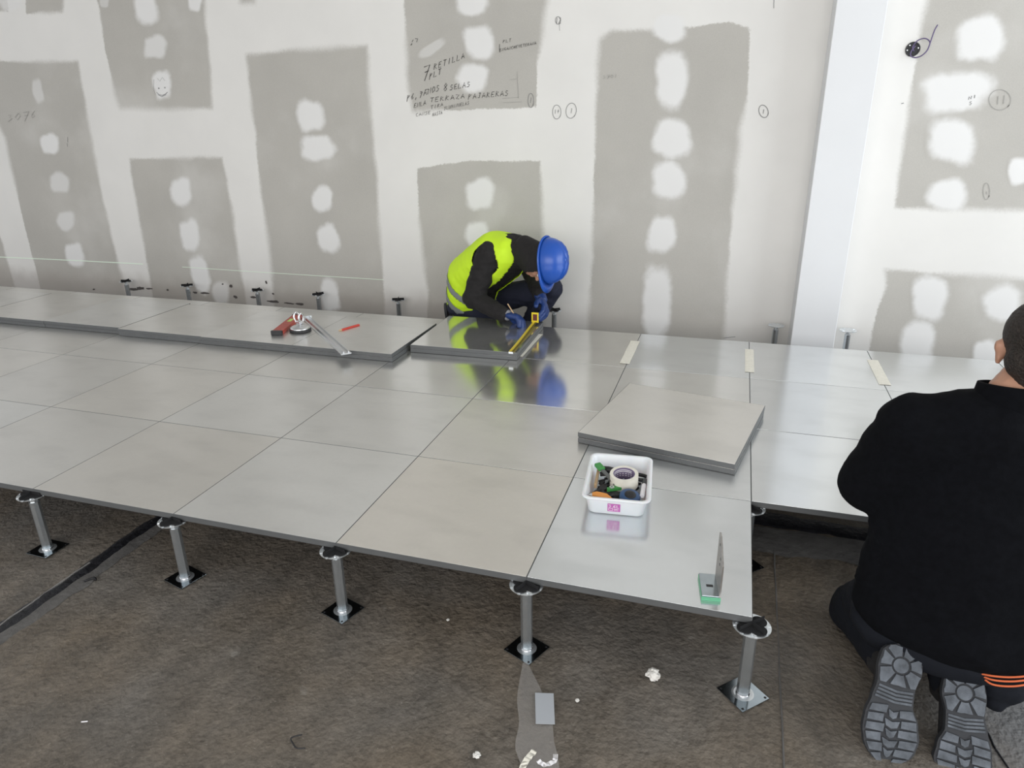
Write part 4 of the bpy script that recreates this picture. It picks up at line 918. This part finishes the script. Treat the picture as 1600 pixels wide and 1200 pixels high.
# --- kneeling man in black, seen from behind
CX = .497
P2 = Vector((CX, .16, .03)); Q2 = Vector((CX, .17, .22)); C2 = Vector((CX+.005, .20, .405)); N2 = Vector((.505, .185, .585)); H2 = Vector((.551, .225, .690))
w2 = empty('person', (CX, .2, FZ), 0, 'person in a black fleece kneeling with back to the camera, boot soles showing', 'person'); w2loc = Vector(w2.location)
X3 = Vector((1, .0, 0))
SL2 = Vector((.320, .175, .487)); SR2 = Vector((.735, .20, .487)); EL2 = Vector((.262, .235, .305)); ER2 = Vector((.84, .28, .27)); WL2 = Vector((.40, .49, .20)); WR2 = Vector((.66, .52, .18))
HL2 = P2+Vector((-.11, .0, -.03)); HR2 = P2+Vector((.11, 0, -.03)); KL2 = Vector((.318, .37, FZ+.06)); KR2 = Vector((.74, .50, FZ+.075)); AL2 = Vector((.362, .085, -.125)); AR2 = Vector((.500, .085, -.14))
k2 = [(P2, (.248, .150, .12), frame3(X3, Q2-P2)), (Q2, (.238, .140, .11), frame3(X3, C2-Q2)), (C2, (.212, .130, .11), frame3(X3, N2-C2)), (C2.lerp(N2, .55), (.150, .100, .06), frame3(X3, N2-C2)), (N2, (.075, .070, .04), frame3(X3, H2-N2))]
UP2 = Vector((.0, .20, 1)); FC2 = Vector((.25, 1, -.35))
bm = B(); chain(bm, [(c_, tuple(max(.04, r-.03) for r in rr_), R_) for c_, rr_, R_ in k2]); limb(bm, [N2, H2-Vector((0, 0, .05))], [.060, .056]); P2h, RH2 = head_shapes(bm, H2, UP2, FC2)
for a in ((SL2, EL2, WL2), (SR2, ER2, WR2)): limb(bm, a, [.048, .040, .027])
for a in ((HL2, KL2, AL2+Vector((0, .05, .0))), (HR2, KR2, AR2+Vector((0, .05, 0)))): limb(bm, a, [.075, .055, .038])
hand_shapes(bm, WL2, Vector((.3, .8, -.3)), Vector((.2, .0, -1)), 1, .6); hand_shapes(bm, WR2, Vector((-.3, .8, -.3)), Vector((-.2, 0, -1)), -1, .6)
body2 = bake('body', bm, .006, 1, M_SKIN, w2)
for s in (-1, 1): bm = B(); ell(bm, P2h(s*.031, .080, -.008), .011); obj('eye', bm, M_EYE, w2, True)
bm = B(); ell(bm, P2h(0, -.020, .038), (.080, .096, .083), RH2); ell(bm, P2h(0, -.045, -.020), (.072, .062, .060), RH2); ell(bm, P2h(0, -.050, -.050), (.056, .045, .045), RH2)
rt3 = RH2.transposed()
bake('hair', bm, .005, 2, M_HAIR, w2, keep=lambda p: (rt3@(p-H2)).y < .062 and not ((rt3@(p-H2)).y > -.002 and (rt3@(p-H2)).z < .022), wrinkle=.0012, wfreq=120)
bm = B(); chain(bm, k2[:4]); limb(bm, [C2+Vector((-.06, 0, .06)), SL2, EL2, EL2.lerp(WL2, .9)], [.095, .088, .078, .052]); limb(bm, [C2+Vector((.06, 0, .06)), SR2, ER2, ER2.lerp(WR2, .9)], [.095, .088, .078, .052])
ell(bm, P2+Vector((0, -.010, -.030)), (.250, .162, .105), Matrix.Rotation(D(4), 3, 'Y'))
limb(bm, [SL2, C2+Vector((-.02, -.02, .10)), SR2], [.085, .10, .085])
bake('fleece_jacket', bm, .009, 3, M_FLEECE, w2, wrinkle=.0045, wfreq=8, seed=4)
bm = B(); fr = frame3(X3, Vector((.02, .06, 1))); M = axes(N2+Vector((.0, .005, -.018)), fr.col[0], fr.col[1], fr.col[2])
rings = []
for r_, z in ((.086, -.03), (.078, .0), (.074, .030), (.072, .046), (.066, .048), (.064, .030), (.066, -.01)):
    rings.append([bm.verts.new(M@Vector((r_*1.03*math.cos(2*PI*k/32), r_*math.sin(2*PI*k/32), z-.010*math.sin(2*PI*k/32)))) for k in range(32)])
for A, C in zip(rings, rings[1:]):
    for k in range(32): bm.faces.new((A[k], A[(k+1) % 32], C[(k+1) % 32], C[k]))
obj('collar', bm, M_FLEECE, w2, True)
bm = B(); ell(bm, P2+Vector((0, -.005, -.078)), (.246, .157, .088)); limb(bm, [HL2, KL2], [.115, .075]); limb(bm, [HR2, KR2], [.115, .080]); limb(bm, [KL2, AL2], [.070, .060]); limb(bm, [KR2, AR2], [.075, .060])
bake('trousers', bm, .009, 3, M_GREYT, w2, wrinkle=.004, wfreq=11)
bm = B()
for dz, k in ((0, 0), (6, 1), (13, 2)):
    tube(bm, smooth_pts([wp(1522+6*k, 1050+dz*.5, .008), wp(1550, 1056+dz, -.006), wp(1580, 1058+dz*1.1, .0), wp(1612, 1055+dz, .02), wp(1660, 1045+dz, .08)]), .0025, 6)
obj('orange_cord', bm, M_CORD, w2, True)
bm = B(); ell(bm, wp(1568, 1072, .06), (.055, .03, .05)); ell(bm, wp(1556, 1092, .06), (.028, .026, .03)); bake('tool_pouch', bm, .007, 2, M_GREYT, w2, wrinkle=.004, wfreq=20)
tl = gp(1384, 1180, FZ+.006); hl = wp(1413, 1008, .035)
shoe(w2, hl, tl-hl, Vector((-.06, -1, -.45)), 'left boot with dusty grey cleated sole turned to the camera', 1.0, True)
tr = Vector((.500, -.085, FZ+.003)); hr = Vector((.495, .030, -.070))
shoe(w2, hr, tr-hr, Vector((.04, -1, -.50)), 'right boot with dusty grey cleated sole, toe at the lower edge', .97, True, side=-1)
for ch in [x for x in bpy.data.objects if x.parent == w2]: rel(ch, w2loc)
# small dark knee pad strap bundle beside the right boot
